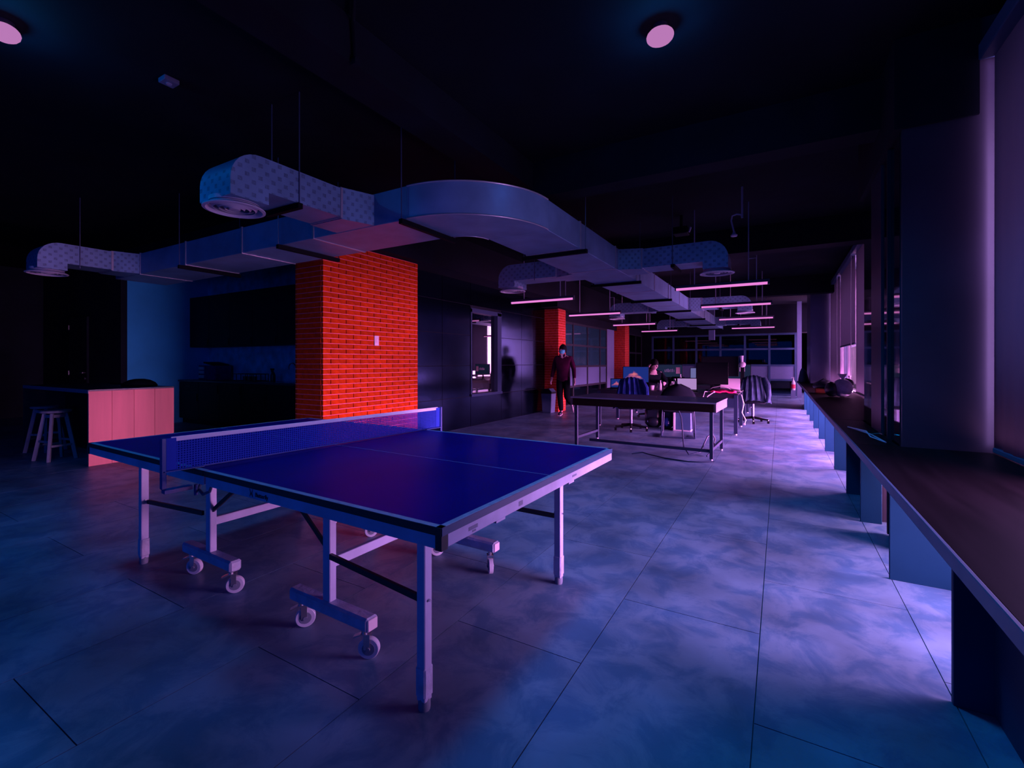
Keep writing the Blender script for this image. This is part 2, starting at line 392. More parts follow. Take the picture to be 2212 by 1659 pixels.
# floor tiles: 0.64 x 1.22, half bond, joints recessed
TW, TL, GAP = 0.64, 1.22, 0.004
tile_me = B(-TW / 2 + GAP / 2, TW / 2 - GAP / 2, -TL / 2 + GAP / 2, TL / 2 - GAP / 2, -0.007, 0).mesh('floor_tile'); tile_me.materials.append(MATS['floor_tile'])
S30, C30 = math.sin(R(30.07)), math.cos(R(30.07))
def in_view(x, y, z, pad=60):
    d = -x * S30 + y * C30
    if d < 0.3: return None
    px = 1106 + 1000 * (x * C30 + y * S30) / d; py = 782 - 1000 * (z - CAM_H) / d
    return d if (-pad < px < 2212 + pad and -pad < py < 1659 + pad) else None
cand = []; rest = MB()
k0 = int((XL + 0.08) / TW) - 1
for k in range(k0, 4):
    x0 = -0.08 + (k - 1) * TW; x1 = x0 + TW
    if x1 <= XL or x0 >= XR: continue
    off = 2.43 if k % 2 == 0 else 1.82
    for j in range(-6, 22):
        y0 = off + j * TL; y1 = y0 + TL
        if y1 <= Y0 or y0 >= Y1: continue
        cut = x0 < XL or x1 > XR or y0 < Y0 or y1 > Y1
        dv = None if cut else min([d for d in (in_view(px, py, 0) for px in (x0, (x0 + x1) / 2, x1) for py in (y0, (y0 + y1) / 2, y1)) if d] or [None], key=lambda q: q or 9e9)
        if dv is not None and not (x1 < -5.4 and y0 > 5.6): cand.append((dv, (x0 + x1) / 2, (y0 + y1) / 2))
        else: rest.box(max(x0, XL) + GAP / 2, min(x1, XR) - GAP / 2, max(y0, Y0) + GAP / 2, min(y1, Y1) - GAP / 2, -0.007, 0)
cand.sort()
for i, (d, x, y) in enumerate(cand):
    if i < 290:
        t = link('floor_tile', tile_me, fl); t.location = (x, y, 0)
    else: rest.box(x - TW / 2 + GAP / 2, x + TW / 2 - GAP / 2, y - TL / 2 + GAP / 2, y + TL / 2 - GAP / 2, -0.007, 0)
rt = rest.build('floor_tile_field', 'floor_tile', fl); rt['kind'] = 'stuff'

struct(B(XL, XR + 0.4, Y0, Y1, CEIL, CEIL + 0.12).build('ceiling', 'ceiling_black'))
struct(B(XL - 0.15, XL, Y0, Y1, -0.12, CEIL).build('wall_left', 'dark_wall'))
# unseen rear wall: piers and sills round three windows added for blue fill light
wb = MB().box(XL, -8.9, Y0 - 0.15, Y0, -0.12, CEIL).box(0.9, XR + 0.3, Y0 - 0.15, Y0, -0.12, CEIL).box(-8.9, 0.9, Y0 - 0.15, Y0, -0.12, 0.4).box(-8.9, 0.9, Y0 - 0.15, Y0, 3.0, CEIL)
struct(wb.build('wall_back', 'dark_wall'))
for i in range(3):
    x0 = -8.9 + i * 9.8 / 3; x1 = x0 + 9.8 / 3
    f = MB().box(x0, x0 + .06, Y0 - .1, Y0 - .03, .4, 3).box(x1 - .06, x1, Y0 - .1, Y0 - .03, .4, 3).box(x0, x1, Y0 - .1, Y0 - .03, .4, .46).box(x0, x1, Y0 - .1, Y0 - .03, 2.94, 3)
    wf = struct(f.build('window_%d' % (i + 4), 'frame_black'))
    B(x0 + .06, x1 - .06, Y0 - .07, Y0 - .06, .46, 2.94).build('pane', 'pane_rear_fill', wf)
# window wall on the right: solid sill next to the camera, header above, glazing between
wr = MB().box(XW, XW + .2, Y0, 2.25, -0.12, 0.66).box(XW, XW + .2, Y0, Y1, 3.22, CEIL).box(XW, XW + .2, Y0, -0.2, .66, 3.22)
wr.box(XW, XW + .2, 22.0, Y1, -0.12, 3.22)
struct(wr.build('wall_right', 'dark_wall'))
for i, (a, b) in enumerate(((-0.2, 3.95), (5.52, 9.85), (9.85, 14.5), (16.2, 22.0))):
    lo = 0.02
    f = MB()
    zb = 0.68 if i == 0 else 0.0
    for y in (a, b - .05): f.box(XW + .03, XW + .10, y, y + .05, zb, 3.22)
    for z in ((0.70, 3.17) if i == 0 else (0.0, 0.66, 3.17)): f.box(XW + .03, XW + .10, a, b, z, z + .05)
    m = (a + b) / 2
    f.box(XW + .03, XW + .10, m - .025, m + .025, zb, 3.22)
    wf = struct(f.build('window_%d' % (i + 1 if i < 3 else 12), 'frame_grey'))
    for (p, q) in ((a + .05, m - .025), (m + .025, b - .05)):
        B(XW + .06, XW + .066, p, q, 0.75, 3.17).build('pane', 'pane_clear', wf)
        if i: B(XW + .06, XW + .066, p, q, 0.05, 0.66).build('pane', 'pane_clear', wf)
f = MB()
for z in (0.0, 0.63): f.box(XW + .03, XW + .10, 2.25, 3.95, z, z + .05)
wf = struct(f.build('window_7', 'frame_grey')); B(XW + .06, XW + .066, 2.25, 3.95, .05, .63).build('pane', 'pane_clear', wf)

# window piers (clad columns standing in the room side of the window wall)
p1 = struct(MB().box(0.70, XW + .2, 3.95, 5.52, .66, CEIL).box(0.70, XW + .2, 3.95, 4.28, 0, .66).box(0.70, XW + .2, 4.62, 5.52, 0, .66).build('wall_right_pier', 'pier_cladding'))
for (a, b, m, d) in ((3.99, 4.27, 'black_glass', .006), (4.31, 4.56, 'black_glass', .0061), (4.58, 5.03, 'pier_cladding', .016), (5.05, 5.50, 'black_glass', .006)):
    B(0.70 - d, 0.70, a, b, 0.70 if d == .0061 else 0.01, CEIL - .02).build('cladding_panel', m, p1)
B(0.675, 0.70, 4.275, 4.305, 0.01, CEIL - .02).build('corner_strip', 'frame_black', p1)
p2 = struct(B(0.70, XW + .2, 14.5, 16.2, 0, CEIL).build('wall_right_pier', 'pier_steel'))
B(0.69, 0.70, 14.52, 16.18, 0.01, CEIL - .02).build('cladding_panel', 'pier_steel', p2)
struct(B(0.52, 0.66, 19.2, 19.4, 0, CEIL).build('trim_1', 'white_panel'))
struct(B(0.655, XW - .09, 3.93, 5.54, 2.80, CEIL - .002).build('trim_2', 'beam_black'))

# ceiling beams and soffits
for i, (a, b, c, d, z0) in enumerate(((-2.75, XW, 4.42, 4.66, 3.02), (-2.6, -2.3, Y0, 4.42, 3.12), (-2.75, XW, 8.2, 8.5, 3.0), (-5.72, -4.78, 3.76, 10.5, 2.81),
                                      (-5.72, -4.78, 10.5, 20.6, 2.64), (-2.75, XW, 13.5, 13.8, 2.95), (-11.0, -5.75, 3.95, 4.5, 2.86), (-4.78, XW, 19.9, 20.6, 2.35))):
    struct(B(a, b, c, d, z0, CEIL).build('trim_%d' % (i + 3), 'beam_black'))

# kitchen corner walls and the dark wall with a door left of it
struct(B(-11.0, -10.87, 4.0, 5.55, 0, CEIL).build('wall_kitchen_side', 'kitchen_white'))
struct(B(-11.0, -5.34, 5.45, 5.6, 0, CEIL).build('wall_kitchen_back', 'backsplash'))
struct(B(XL, -10.875, 3.9, 4.0, 0, CEIL).build('wall_dark', 'dark_wall'))
d1 = struct(B(-13.3, -12.35, 3.86, 3.9, 0, 2.2).build('door_1', 'dark_wall', None, .004))
MB().box(-12.52, -12.40, 3.80, 3.815, 1.03, 1.05).cyl((-12.42, 3.86, 1.04), (-12.42, 3.805, 1.04), .012, n=8).build('handle', 'chrome', d1)
MB().cyl((-12.42, 3.862, .92), (-12.42, 3.84, .92), .025, n=10).build('lock', 'chrome', d1)
for z in (.98, 1.95): B(-13.31, -13.28, 3.845, 3.862, z, z + .10).build('hinge', 'chrome', d1)

# black panelled wall with an office window
XB = -5.23
wk = MB().box(XB - .14, XB - .012, 5.56, 7.42, 0, CEIL).box(XB - .14, XB - .012, 8.57, 10.71, 0, CEIL).box(XB - .14, XB - .012, 7.42, 8.57, 0, .6).box(XB - .14, XB - .012, 7.42, 8.57, 2.3, CEIL)
wk = struct(wk.build('wall_black', 'black_seam'))
zs = (0.0, .59, 1.19, 1.78, 2.37, 2.81)
for (a, b, keep) in ((5.57, 6.54, None), (6.54, 7.42, None), (7.42, 8.57, 'below'), (8.57, 9.48, None), (9.48, 10.08, None), (10.08, 10.71, None)):
    for i in range(5):
        if keep and i > 0 and i < 4: continue
        B(XB - .012, XB, a + .005, b - .005, zs[i] + .005, zs[i + 1] - .005).build('panel', 'black_panel', wk)
of = struct(MB().box(XB - .15, XB + .012, 8.40, 8.56, .6, 2.3).box(XB - .15, XB + .012, 7.42, 7.46, .6, 2.3).box(XB - .15, XB + .03, 7.42, 8.57, .58, .63).box(XB - .15, XB + .012, 7.42, 8.57, 2.24, 2.32).build('window_8', 'frame_office'))
B(XB - .08, XB - .072, 7.46, 8.40, .63, 2.24).build('pane', 'pane_office', of)
# the office behind that window
struct(MB().box(-8.6, -8.5, 5.6, 10.8, 0, CEIL).box(-8.5, XB - .14, 10.72, 10.8, 0, CEIL).box(-8.5, XB - .14, 5.6, 5.66, 0, CEIL).build('wall_office', 'dark_wall'))

# glazed meeting room along the left, behind the second brick column
XG = -5.2
ys = (11.25, 12.49, 13.64, 14.79, 15.46)
gp = MB()
for y in ys: gp.box(XG - .03, XG + .03, y - .03, y + .03, 0, 2.4)
for z in (0.52, 1.10, 1.72, 2.34): gp.box(XG - .025, XG + .025, ys[0], ys[-1], z, z + .06)
gp.box(XG - .03, XG + .03, ys[0], ys[-1], 0, .05)
gpo = struct(gp.build('window_9', 'frame_black'))
for i in range(4):
    for j, (z0, z1, m) in enumerate(((.05, .52, 'pane_clear'), (.58, 1.10, 'pane_frost'), (1.16, 1.72, 'pane_teal'), (1.78, 2.34, 'pane_teal'))):
        B(XG - .005, XG + .005, ys[i] + .03, ys[i + 1] - .03, z0, z1).build('pane', m, gpo)
struct(B(XG - .05, XG + .05, 11.2, 20.6, 2.4, 2.64).build('trim_20', 'beam_black'))
struct(MB().box(-8.3, -8.2, 10.8, 20.6, 0, CEIL).build('wall_meeting_room', 'teal_panel'))
struct(B(XG - .05, XG + .02, 15.5, 16.3, 0, 2.4).build('door_2', 'white_panel'))
gp = MB()
for y in (17.2, 18.2, 19.2, 20.1): gp.box(XG - .03, XG + .03, y - .03, y + .03, 0, 2.4)
for z in (.9, 1.6, 2.34): gp.box(XG - .025, XG + .025, 17.1, 20.1, z, z + .06)
g2 = struct(gp.build('window_10', 'frame_black'))
for i, (a, b) in enumerate(((17.23, 18.17), (18.23, 19.17), (19.23, 20.07))):
    for (z0, z1, m) in ((.03, .9, 'pane_frost'), (.96, 1.6, 'pane_dark'), (1.66, 2.34, 'pane_dark')):
        B(XG - .005, XG + .005, a, b, z0, z1).build('pane', m, g2)
# far glass partition and the dark rooms behind it
YF = 20.1
vx = (-4.7, -3.85, -2.95, -2.05, -1.18, -.35, .50)
fp = MB()
for x in vx: fp.box(x - .035, x + .035, YF - .04, YF + .04, 0, 2.35)
for z in (0.0, .55, 1.10, 1.72, 2.28): fp.box(vx[0], vx[-1], YF - .03, YF + .03, z, z + .07)
fpo = struct(fp.build('window_11', 'frame_blue'))
for i in range(6):
    a, b = vx[i] + .035, vx[i + 1] - .035
    for (z0, z1, m) in ((.07, .55, 'pane_dark'), (.62, 1.10, 'white_panel'), (1.17, 1.72, 'pane_dark'), (1.79, 2.28, 'pane_dark')):
        B(a, b, YF - .006, YF + .006, z0, z1).build('pane', m, fpo)
struct(B(XL, XR + .3, Y1, Y1 + .15, -.12, CEIL).build('wall_far', 'dark_wall'))
struct(B(-2.35, -2.15, 19.0, 19.2, 2.1, CEIL).build('trim_21', 'white_panel'))

# ================================================================== BRICK COLUMNS
BL, BH, MG = 0.240, 0.065, 0.009
def brick_run(u0, u1, row, full=BL):
    out = []; u = u0 - (full / 2 if row % 2 else 0)
    while u < u1 - .01:
        a, b = max(u, u0), min(u + full, u1)
        if b - a > .03: out.append((a, b))
        u += full
    return out
def brick_column(label, x0, x1, y0, y1, h, parts, m='brick'):
    t = thing('brick_column', label, 'column', ((x0 + x1) / 2, (y0 + y1) / 2, 0), 0, 'brick columns along the left side')
    dp = .016                                   # how far bricks stand proud of the dark core
    B(x0 + dp, x1 - dp, y0 + dp, y1 - dp, 0, h).build('core', 'mortar_dark', t)
    rows = int(h / BH); beds = MB(); stuff = MB(); n = 0; cache = {}
    for r in range(rows + 1):
        z = r * BH
        if z < h: beds.box(x0 + .004, x1 - .004, y0 + .004, y1 - .004, z - .0045 if r else 0, min(z + .0045, h))
    for r in range(rows):
        z0, z1 = r * BH + MG / 2, (r + 1) * BH - MG / 2
        for (a, b) in brick_run(y0, y1, r):
            a2, b2 = a + .005, b - .005
            j = random.uniform(-.0015, .0015)
            if parts and z0 > .30 and n < 300:
                key = round(b2 - a2, 3)
                if key not in cache:
                    me = B(-.03, 0, -key / 2, key / 2, -(z1 - z0) / 2, (z1 - z0) / 2).mesh('brick', .0015); me.materials.append(MATS[m]); cache[key] = me
                o = link('brick', cache[key], t); o.location = (x1 + j - t.location.x, (a2 + b2) / 2 - t.location.y, (z0 + z1) / 2); n += 1
            else: stuff.box(x1 - .03, x1 + j, a2, b2, z0, z1)
            stuff.box(x0, x0 + .03, a2, b2, z0, z1)
        for (a, b) in brick_run(x0 + .031, x1 - .031, r + 1):
            stuff.box(a + .002, b - .002, y0, y0 + .03, z0, z1); stuff.box(a + .002, b - .002, y1 - .03, y1, z0, z1)
    beds.build('mortar_bed', 'mortar', t)
    s = stuff.build('brick_field', m, t); s['kind'] = 'stuff'
    return t
brick_column('wide red brick column behind the table tennis table', -5.48, -4.93, 3.81, 5.56, 2.80, True)
brick_column('slim red brick column right behind the walking man', -5.27, -4.85, 10.71, 11.18, 2.63, False, 'brick_far')
brick_column('farthest slim red brick column, beyond the glazed meeting room', -5.27, -4.85, 16.52, 17.06, 2.63, False, 'brick_far')
sw = thing('wall_switch', 'small white switch plate on the wide brick column', 'switch', (-4.93, 4.69, 1.56))
B(-4.93, -4.915, 4.65, 4.73, 1.49, 1.63).build('plate', 'switch_white', sw, .003)
B(-4.915, -4.910, 4.67, 4.71, 1.53, 1.59).build('rocker', 'switch_white', sw, .002)

# ================================================================== WINDOW COUNTER AND BLINDS
wc = thing('window_counter', 'long dark counter on blue support boards running under the windows', 'counter', (.8, 8, 0))
xf = 0.445
def counter_top(a, b, back=XW + .02): return B(xf, back, a, b, .665, .70)
top = counter_top(-1.5, 3.945).build('counter_top', 'counter_wood', wc, .003)
B(xf, .685, 3.95, 5.52, .665, .70).build('counter_top', 'counter_wood', wc, .003)
counter_top(5.53, 9.95).build('counter_top', 'counter_wood', wc, .003)
counter_top(9.955, 14.49).build('counter_top', 'counter_wood', wc, .003)
B(xf, .69, 14.5, 16.2, .665, .70).build('counter_top', 'counter_wood', wc, .003)
B(xf - .012, xf, -1.5, 16.2, .655, .703).build('front_edge', 'counter_edge', wc, .002)
for y in (1.15, 2.28, 3.42, 4.54, 5.44, 6.58, 7.88, 9.1, 10.5, 11.8, 13.1, 14.4):
    xb = .684 if 3.9 < y < 5.55 else XW
    B(.55, xb, y, y + .025, 0, .665).build('support_board', 'support_panel', wc, .002)
B(.66, .685, -1.5, 2.28, 0.0, .665).build('back_board', 'support_panel', wc, .002)

def blind(label, y0, y1, zb, m, x=XW - .03):
    t = thing('roller_blind', label, 'blind', (x, (y0 + y1) / 2, zb), 0, 'roller blinds along the windows')
    # cloth hangs with slow waves
    v = MB(); n = 28; b = len(v.v)
    for i in range(n + 1):
        y = y0 + (y1 - y0) * i / n; dx = .006 * math.sin(i * 1.3) + .004 * math.sin(i * .5 + 1)
        for (z, k) in ((zb, 1.0), ((zb + 3.15) / 2, .6), (3.15, .1)): v.v.append(Vector((x + dx * k, y, z)))
    for i in range(n):
        for k in range(2): q = b + i * 3 + k; v.f.append((q, q + 1, q + 4, q + 3))
    o = v.build('fabric', m, t, smooth=True)
    sm = o.modifiers.new('thickness', 'SOLIDIFY'); sm.thickness = .002
    B(x - .012, x + .012, y0, y1, zb - .03, zb).build('bottom_bar', 'headrail', t, .004)
    B(x - .07, XW + .02, y0 - .02, y1 + .02, 3.12, 3.22).build('headrail', 'headrail', t, .006)
    MB().tube([(x - .05, y0 + .06, 3.12), (x - .055, y0 + .07, 2.2), (x - .05, y0 + .06, 1.0)], .004, 6).build('cord', 'rod_pale', t)
    return t
blind('large pale roller blind at the right edge, lowered to the counter', 3.05, 3.90, .74, 'blind_fabric')
blind('unseen roller blind added outside the right edge, halfway up to shape the daylight', -0.1, 3.0, 1.55, 'blind_fabric')  # out of view, added half raised so near daylight enters low
blind('far roller blind pulled partly up over a bright gap of window', 9.95, 12.15, 1.60, 'blind_far')
blind('far roller blind lowered fully, next to the steel pier', 12.25, 14.45, .76, 'blind_far')
blind('farthest roller blind, beyond the steel pier', 16.4, 18.0, .9, 'blind_far')
blind('unseen roller blind behind the dark clad pier, kept to block daylight', 5.6, 9.8, .76, 'blind_far')  # wholly out of view, stands here to block daylight

# ================================================================== TABLE TENNIS TABLE
TT = thing('table_tennis_table', 'blue table tennis table on a white wheeled frame, in the foreground', 'table', (-2.27, 1.885, 0), R(-1.4))
LX, LY = 2.82 / 2, 1.51 / 2
def L(mb, name, m, par=TT, **k): return mb.build(name, m, par, world=False, **k)
def letters(body, size, m, parent, loc, rot):
    cu = bpy.data.curves.new('lettering', 'FONT'); cu.body = body; cu.size = size; cu.extrude = .0006
    tmp = bpy.data.objects.new('lettering', cu); COL.objects.link(tmp)
    bpy.context.view_layer.update()
    me = bpy.data.meshes.new_from_object(tmp.evaluated_get(bpy.context.evaluated_depsgraph_get()))
    bpy.data.objects.remove(tmp); me.materials.clear(); me.materials.append(MATS[m])
    o = link('lettering', me, parent); o.location = loc; o.rotation_euler = rot
    return o
for s in (-1, 1):
    x0, x1 = (-LX, -.004) if s < 0 else (.004, LX)
    tp = L(B(x0, x1, -LY, LY, .738, .76), 'tabletop', 'table_blue')
    e = .0015; w_ = .022; z0, z1 = .7602, .7612
    L(MB().box(x0, x1, -LY, -LY + w_, z0, z1), 'side_line', 'table_line', tp); L(MB().box(x0, x1, LY - w_, LY, z0, z1), 'side_line', 'table_line', tp)
    ex = (x0, x0 + w_) if s < 0 else (x1 - w_, x1)
    L(MB().box(ex[0], ex[1], -LY, LY, z0, z1), 'end_line', 'table_line', tp)
    L(MB().box(x0, x1, -.002, .002, z0, z1), 'centre_line', 'table_line', tp)
    for yy in (-LY - .003, LY): L(MB().box(x0, x1, yy, yy + .003, .736, .7605), 'side_edging', 'table_edge_black', tp)
    ex = (x0 - .003, x0) if s < 0 else (x1, x1 + .003)
    L(MB().box(ex[0], ex[1], -LY, LY, .736, .7605), 'end_edging', 'table_edge', tp)
    # steel apron under each half
    for yy in (-LY + .003, LY - .023): L(MB().box(x0 + .004, x1 - .004, yy, yy + .02, .692, .738), 'side_apron', 'apron', bevel=.002)
    ax = (x0, x0 + .022) if s < 0 else (x1 - .022, x1)
    ap = L(MB().box(ax[0], ax[1], -LY + .03, LY, .694, .738), 'end_apron', 'apron', bevel=.002)
    cx_ = x1 if s > 0 else x0
    L(MB().box(cx_ - .024, cx_ + .001, -LY - .001, -LY + .028, .690, .738), 'corner_cap', 'table_edge_black')
    for yy in (-.42, .2): L(MB().box(ax[0] - .02, ax[1] - .004, yy - .03, yy + .03, .684, .694), 'clip', 'apron')
    # outer legs with a cross bar high between them
    lx = s * 1.165
    for t in (-1, 1):
        lg = L(MB().box(lx - .02, lx + .02, t * .56 - .02, t * .56 + .02, .035, .700), 'leg', 'painted_steel', bevel=.003)
        L(MB().lathe([(0, .0), (.021, .0), (.023, .012), (.023, .036), (.018, .05), (0, .05)], (lx, t * .56, 0), 12), 'foot', 'rubber', lg, smooth=True)
        L(MB().box(lx - .024, lx + .024, t * .56 - .024, t * .56 + .024, .05, .16), 'wrap', 'wrapped_steel', lg, bevel=.006)
        L(MB().cyl((lx + .028, t * .56, .40), (lx - .028, t * .56, .40), .005, n=8), 'bolt', 'chrome', lg)
        # sloping black brace from leg to the trolley upright
        L(MB().bar((lx - s * .02, t * .545, .385), (s * .56, t * .50, .40), .014, .024), 'brace', 'black_metal')
        # trolley upright, foot beam, casters
        ux = s * .52; uy = t * .475
        up = L(MB().box(ux - .025, ux + .025, uy - .018, uy + .018, .15, .695), 'upright', 'painted_steel', bevel=.003)
        L(MB().bar((ux - s * .02, uy, .42), (s * .10, uy * .96, .69), .010, .022), 'tilt_strut', 'black_metal')
        bm_ = L(MB().box(s * .26, s * .80, uy - .032, uy + .032, .128, .188), 'foot_beam', 'wrapped_steel', bevel=.010)
        L(MB().box(s * .795, s * .803, uy - .026, uy + .026, .134, .182), 'end_plug', 'white_plastic', bm_, bevel=.003)
        for cxo, ang in ((s * .31, R(52)), (s * .75, R(30) if t < 0 or s < 0 else R(-48))):
            c_ = Matrix.Rotation(ang, 3, 'Z')
            def P(x, y, z): return Vector((cxo, uy, 0)) + c_ @ Vector((x, y, z))
            f = MB()
            for q in (-1, 1): f.obox(P(.014, q * .017, .074), (.026, .003, .062), c_)
            f.obox(P(.008, 0, .106), (.04, .038, .004), c_)
            f.cyl(P(0, 0, .104), P(0, 0, .130), .012, n=10)
            ca = L(f, 'caster', 'chrome', bm_)
            # wheels are sub-parts of the table's casters
            wv = MB(); 
            wv.cyl(P(.02, -.013, .045), P(.02, .013, .045), .045, n=24)
            L(wv, 'caster_wheel', 'wheel', bm_, bevel=.003, smooth=True)
            L(MB().cyl(P(.02, -.0215, .045), P(.02, .0215, .045), .009, n=10).cyl(P(.02, -.0145, .045), P(.02, .0145, .045), .027, n=18), 'wheel_hub', 'rubber', bm_)
            L(MB().obox(P(-.026, 0, .098), (.040, .026, .006), c_ @ Matrix.Rotation(R(-20), 3, 'Y')), 'brake_lever', 'chrome', bm_)
    L(MB().box(lx - .012, lx + .012, -.55, .55, .60, .635), 'leg_crossbar', 'painted_steel', bevel=.002)
    L(MB().box(s * .52 - .013, s * .52 + .013, -.46, .46, .33, .375), 'trolley_crossbar', 'painted_steel', bevel=.002)
for yy in (-.46, .42): L(MB().box(-.22, .22, yy, yy + .04, .64, .69), 'centre_lock', 'frame_blue', bevel=.004)
L(MB().tube([(-.10, -.72, .69), (-.10, -.73, .655), (-.05, -.735, .64), (0, -.73, .66), (0, -.72, .69)], .007, 8), 'release_handle', 'frame_blue')
# maker's lettering and emblem on the near apron
letters('Butterfly', .026, 'ink_black', TT, (.415, -LY + .0015, .704), (R(90), 0, 0))
em = MB()
for s in (-1, 1):
    em.prism([(.385 + s * .002, .714), (.385 + s * .012, .733), (.385 + s * .006, .716), (.385 + s * .011, .699), (.385 + s * .003, .709)], 'y', -LY + .001, -LY + .0025)
L(em, 'emblem', 'ink_black')
for (yy, zz, a, b_) in ((-.62, .716, .05, .012), (-.60, .704, .02, .006), (-.30, .715, .03, .018), (.20, .716, .05, .010)):
    L(MB().box(LX - .0005, LX + .0008, yy, yy + a, zz - b_ / 2, zz + b_ / 2), 'scuff', 'frame_grey')

# net across the middle
P1, P2 = Vector((-2.40, 1.015, 0)), Vector((-2.24, 2.78, 0))
dn = (P2 - P1); NLn = dn.length; na = math.atan2(dn.y, dn.x)
NT = thing('table_tennis_net', 'blue table tennis net with a pale top tape between two clamped posts', 'net', (P1 + P2) / 2 + Vector((0, 0, .762)), na)
nm = MB(); h = NLn / 2
n = 150
for i in range(n + 1):
    x = -h + .02 + (NLn - .04) * i / n; nm.box(x - .0026, x + .0026, -.0006, .0006, .004, .142)
for j in range(13):
    z = .006 + .0108 * j; nm.box(-h + .02, h - .02, -.0007, .0007, z - .0024, z + .0024)
o = L(nm, 'net_mesh', 'net_blue', NT); o['kind'] = 'stuff'
L(MB().box(-h + .03, h - .03, -.003, .003, .136, .157), 'top_tape', 'net_tape', NT, bevel=.001)
L(MB().box(-h + .01, h - .01, -.002, .002, .001, .006), 'bottom_cord', 'post_blue', NT)
for s in (-1, 1):
    L(MB().box(s * h - .010, s * h + .010, -.012, .012, -.075, .156), 'post', 'post_blue', NT, bevel=.003)
    L(MB().box(s * (h - .05), s * (h - .0), -.0035, .0035, .008, .152), 'sleeve', 'net_blue', NT)
    L(MB().box(s * (h - .11), s * h, -.02, .02, -.095, -.078).box(s * (h - .16), s * h, -.02, .02, .0015, .006).cyl((s * (h - .13), 0, -.13), (s * (h - .13), 0, -.08), .008, n=10), 'clamp', 'post_blue', NT)

# ================================================================== AIR DUCT
AD = thing('air_duct', 'galvanised air duct with curved elbow and round outlets under the black ceiling', 'duct', (-2.2, 6, 2.5))
ZB, ZT = 2.5, 2.79
def arc(cx, cy, r, a0, a1, n): return [(cx + r * math.cos(R(a0 + (a1 - a0) * i / n)), cy + r * math.sin(R(a0 + (a1 - a0) * i / n))) for i in range(n + 1)]
def flange(mb, x0, x1, y0, y1, e=.012): return mb.box(x0 - (e if x1 - x0 > .1 else 0), x1 + (e if x1 - x0 > .1 else 0), y0 - (e if y1 - y0 > .1 else 0), y1 + (e if y1 - y0 > .1 else 0), ZB - e, ZT + e)
# transverse trunk, sections joined at flanges
xs = (-2.80, -4.05, -5.30, -6.55, -7.80, -8.60)
for i in range(5): B(xs[i + 1] + .002, xs[i] - .002, 3.02, 3.68, ZB, ZT).build('trunk_section', 'duct', AD, .004)
for x in xs[1:5]: flange(MB(), x - .012, x + .012, 3.02, 3.68, .008).build('flange', 'duct_tape', AD)
# elbow
ci = (-2.80, 3.93)
poly = arc(ci[0], ci[1], .91, -90, 0, 22) + arc(ci[0], ci[1], .25, 0, -90, 14)
o = MB().prism(poly, 'z', ZB, ZT).build('elbow', 'duct', AD, smooth=True)
for (r, zz) in ((.915, ZB - .003), (.915, ZT - .012)):
    MB().tube([(x, y, zz + .008) for x, y in arc(ci[0], ci[1], r, -90, 0, 24)], .007, 6).build('seam_bead', 'duct_tape', AD, smooth=True)
MB().tube([(x, y, ZB - .001) for x, y in arc(ci[0], ci[1], .25, -90, 0, 14)], .006, 6).build('seam_bead', 'duct_tape', AD, smooth=True)
# long run down the room
yl = (3.93, 4.75, 6.0, 7.05, 8.2, 9.35, 10.5, 11.6, 13.6, 15.6, 17.6, 19.4)
for i in range(len(yl) - 1):
    y0, y1 = yl[i], yl[i + 1]
    xa = -2.55; xb = -1.89
    B(xa, xb, y0 + .002, y1 - .002, ZB, ZT).build('run_section', 'duct', AD, .004)
    if i: MB().box(xa - .008, xb + .008, y0 - .01, y0 + .01, ZB - .006, ZT + .008).build('flange', 'duct_tape', AD)
# straps with hanger rods
def strap_y(y):
    MB().box(-2.62, -1.82, y - .02, y + .02, ZB - .05, ZB - .008).build('strap', 'strap_black', AD)
    for x in (-2.60, -1.84): MB().cyl((x, y, ZB - .05), (x, y, CEIL), .005, n=6).build('hanger_rod', 'rod', AD)
for y in (4.78, 7.05, 9.35, 11.6, 14.0, 16.4, 18.6): strap_y(y)
for x in (-2.82, -4.55, -6.6):
    MB().box(x - .02, x + .02, 2.96, 3.74, ZB - .05, ZB - .008).build('strap', 'strap_black', AD)
    for y in (2.97, 3.73): MB().cyl((x, y, ZB - .05), (x, y, CEIL), .005, n=6).build('hanger_rod', 'rod', AD)
def diffuser(cx, cy, z, r, par):
    d = MB().lathe([(r * .80, z + .07), (r * .80, z + .03), (r, z + .008), (r, z), (r * .90, z - .004), (r * .86, z + .012), (r * .80, z + .03)], (cx, cy, 0), 40).build('diffuser', 'diffuser_white', par, smooth=True)
    MB().lathe([(0, z + .034), (r * .81, z + .034), (r * .81, z + .04), (0, z + .04)], (cx, cy, 0), 32).build('throat', 'diffuser_gap', par)
    rr = MB()
    for k, q in enumerate((.66, .48, .30)):
        rr.lathe([(r * q, z + .002), (r * (q + .08), z + .018 + .003 * k), (r * (q + .08), z + .022 + .003 * k), (r * q, z + .006)], (cx, cy, 0), 32)
        rr.lathe([(r * q, z + .006), (r * q, z + .002)], (cx, cy, 0), 32)
    rr.lathe([(0, z + .0), (r * .17, z + .002), (r * .2, z + .01), (0, z + .012)], (cx, cy, 0), 24)
    rr.build('louvre_ring', 'diffuser_white', par, smooth=True)
def outlet_profile(sgn, a_in, a_thr, a_out):
    """side view of a branch that runs to a rounded end and turns down: (along, z)"""
    ext = abs(a_out - a_thr); rr = min(.22, ext * .8)
    pts = [(a_in, ZB + .02), (a_thr, ZB + .02), (a_thr, ZB - .07), (a_out, ZB - .07), (a_out, ZT - .02 - rr)]
    for i in range(1, 9):
        t = R(90 * i / 8); pts.append((a_out - sgn * rr * (1 - math.cos(t)), ZT - .02 - rr + rr * math.sin(t)))
    pts.append((a_in, ZT - .02)); return pts
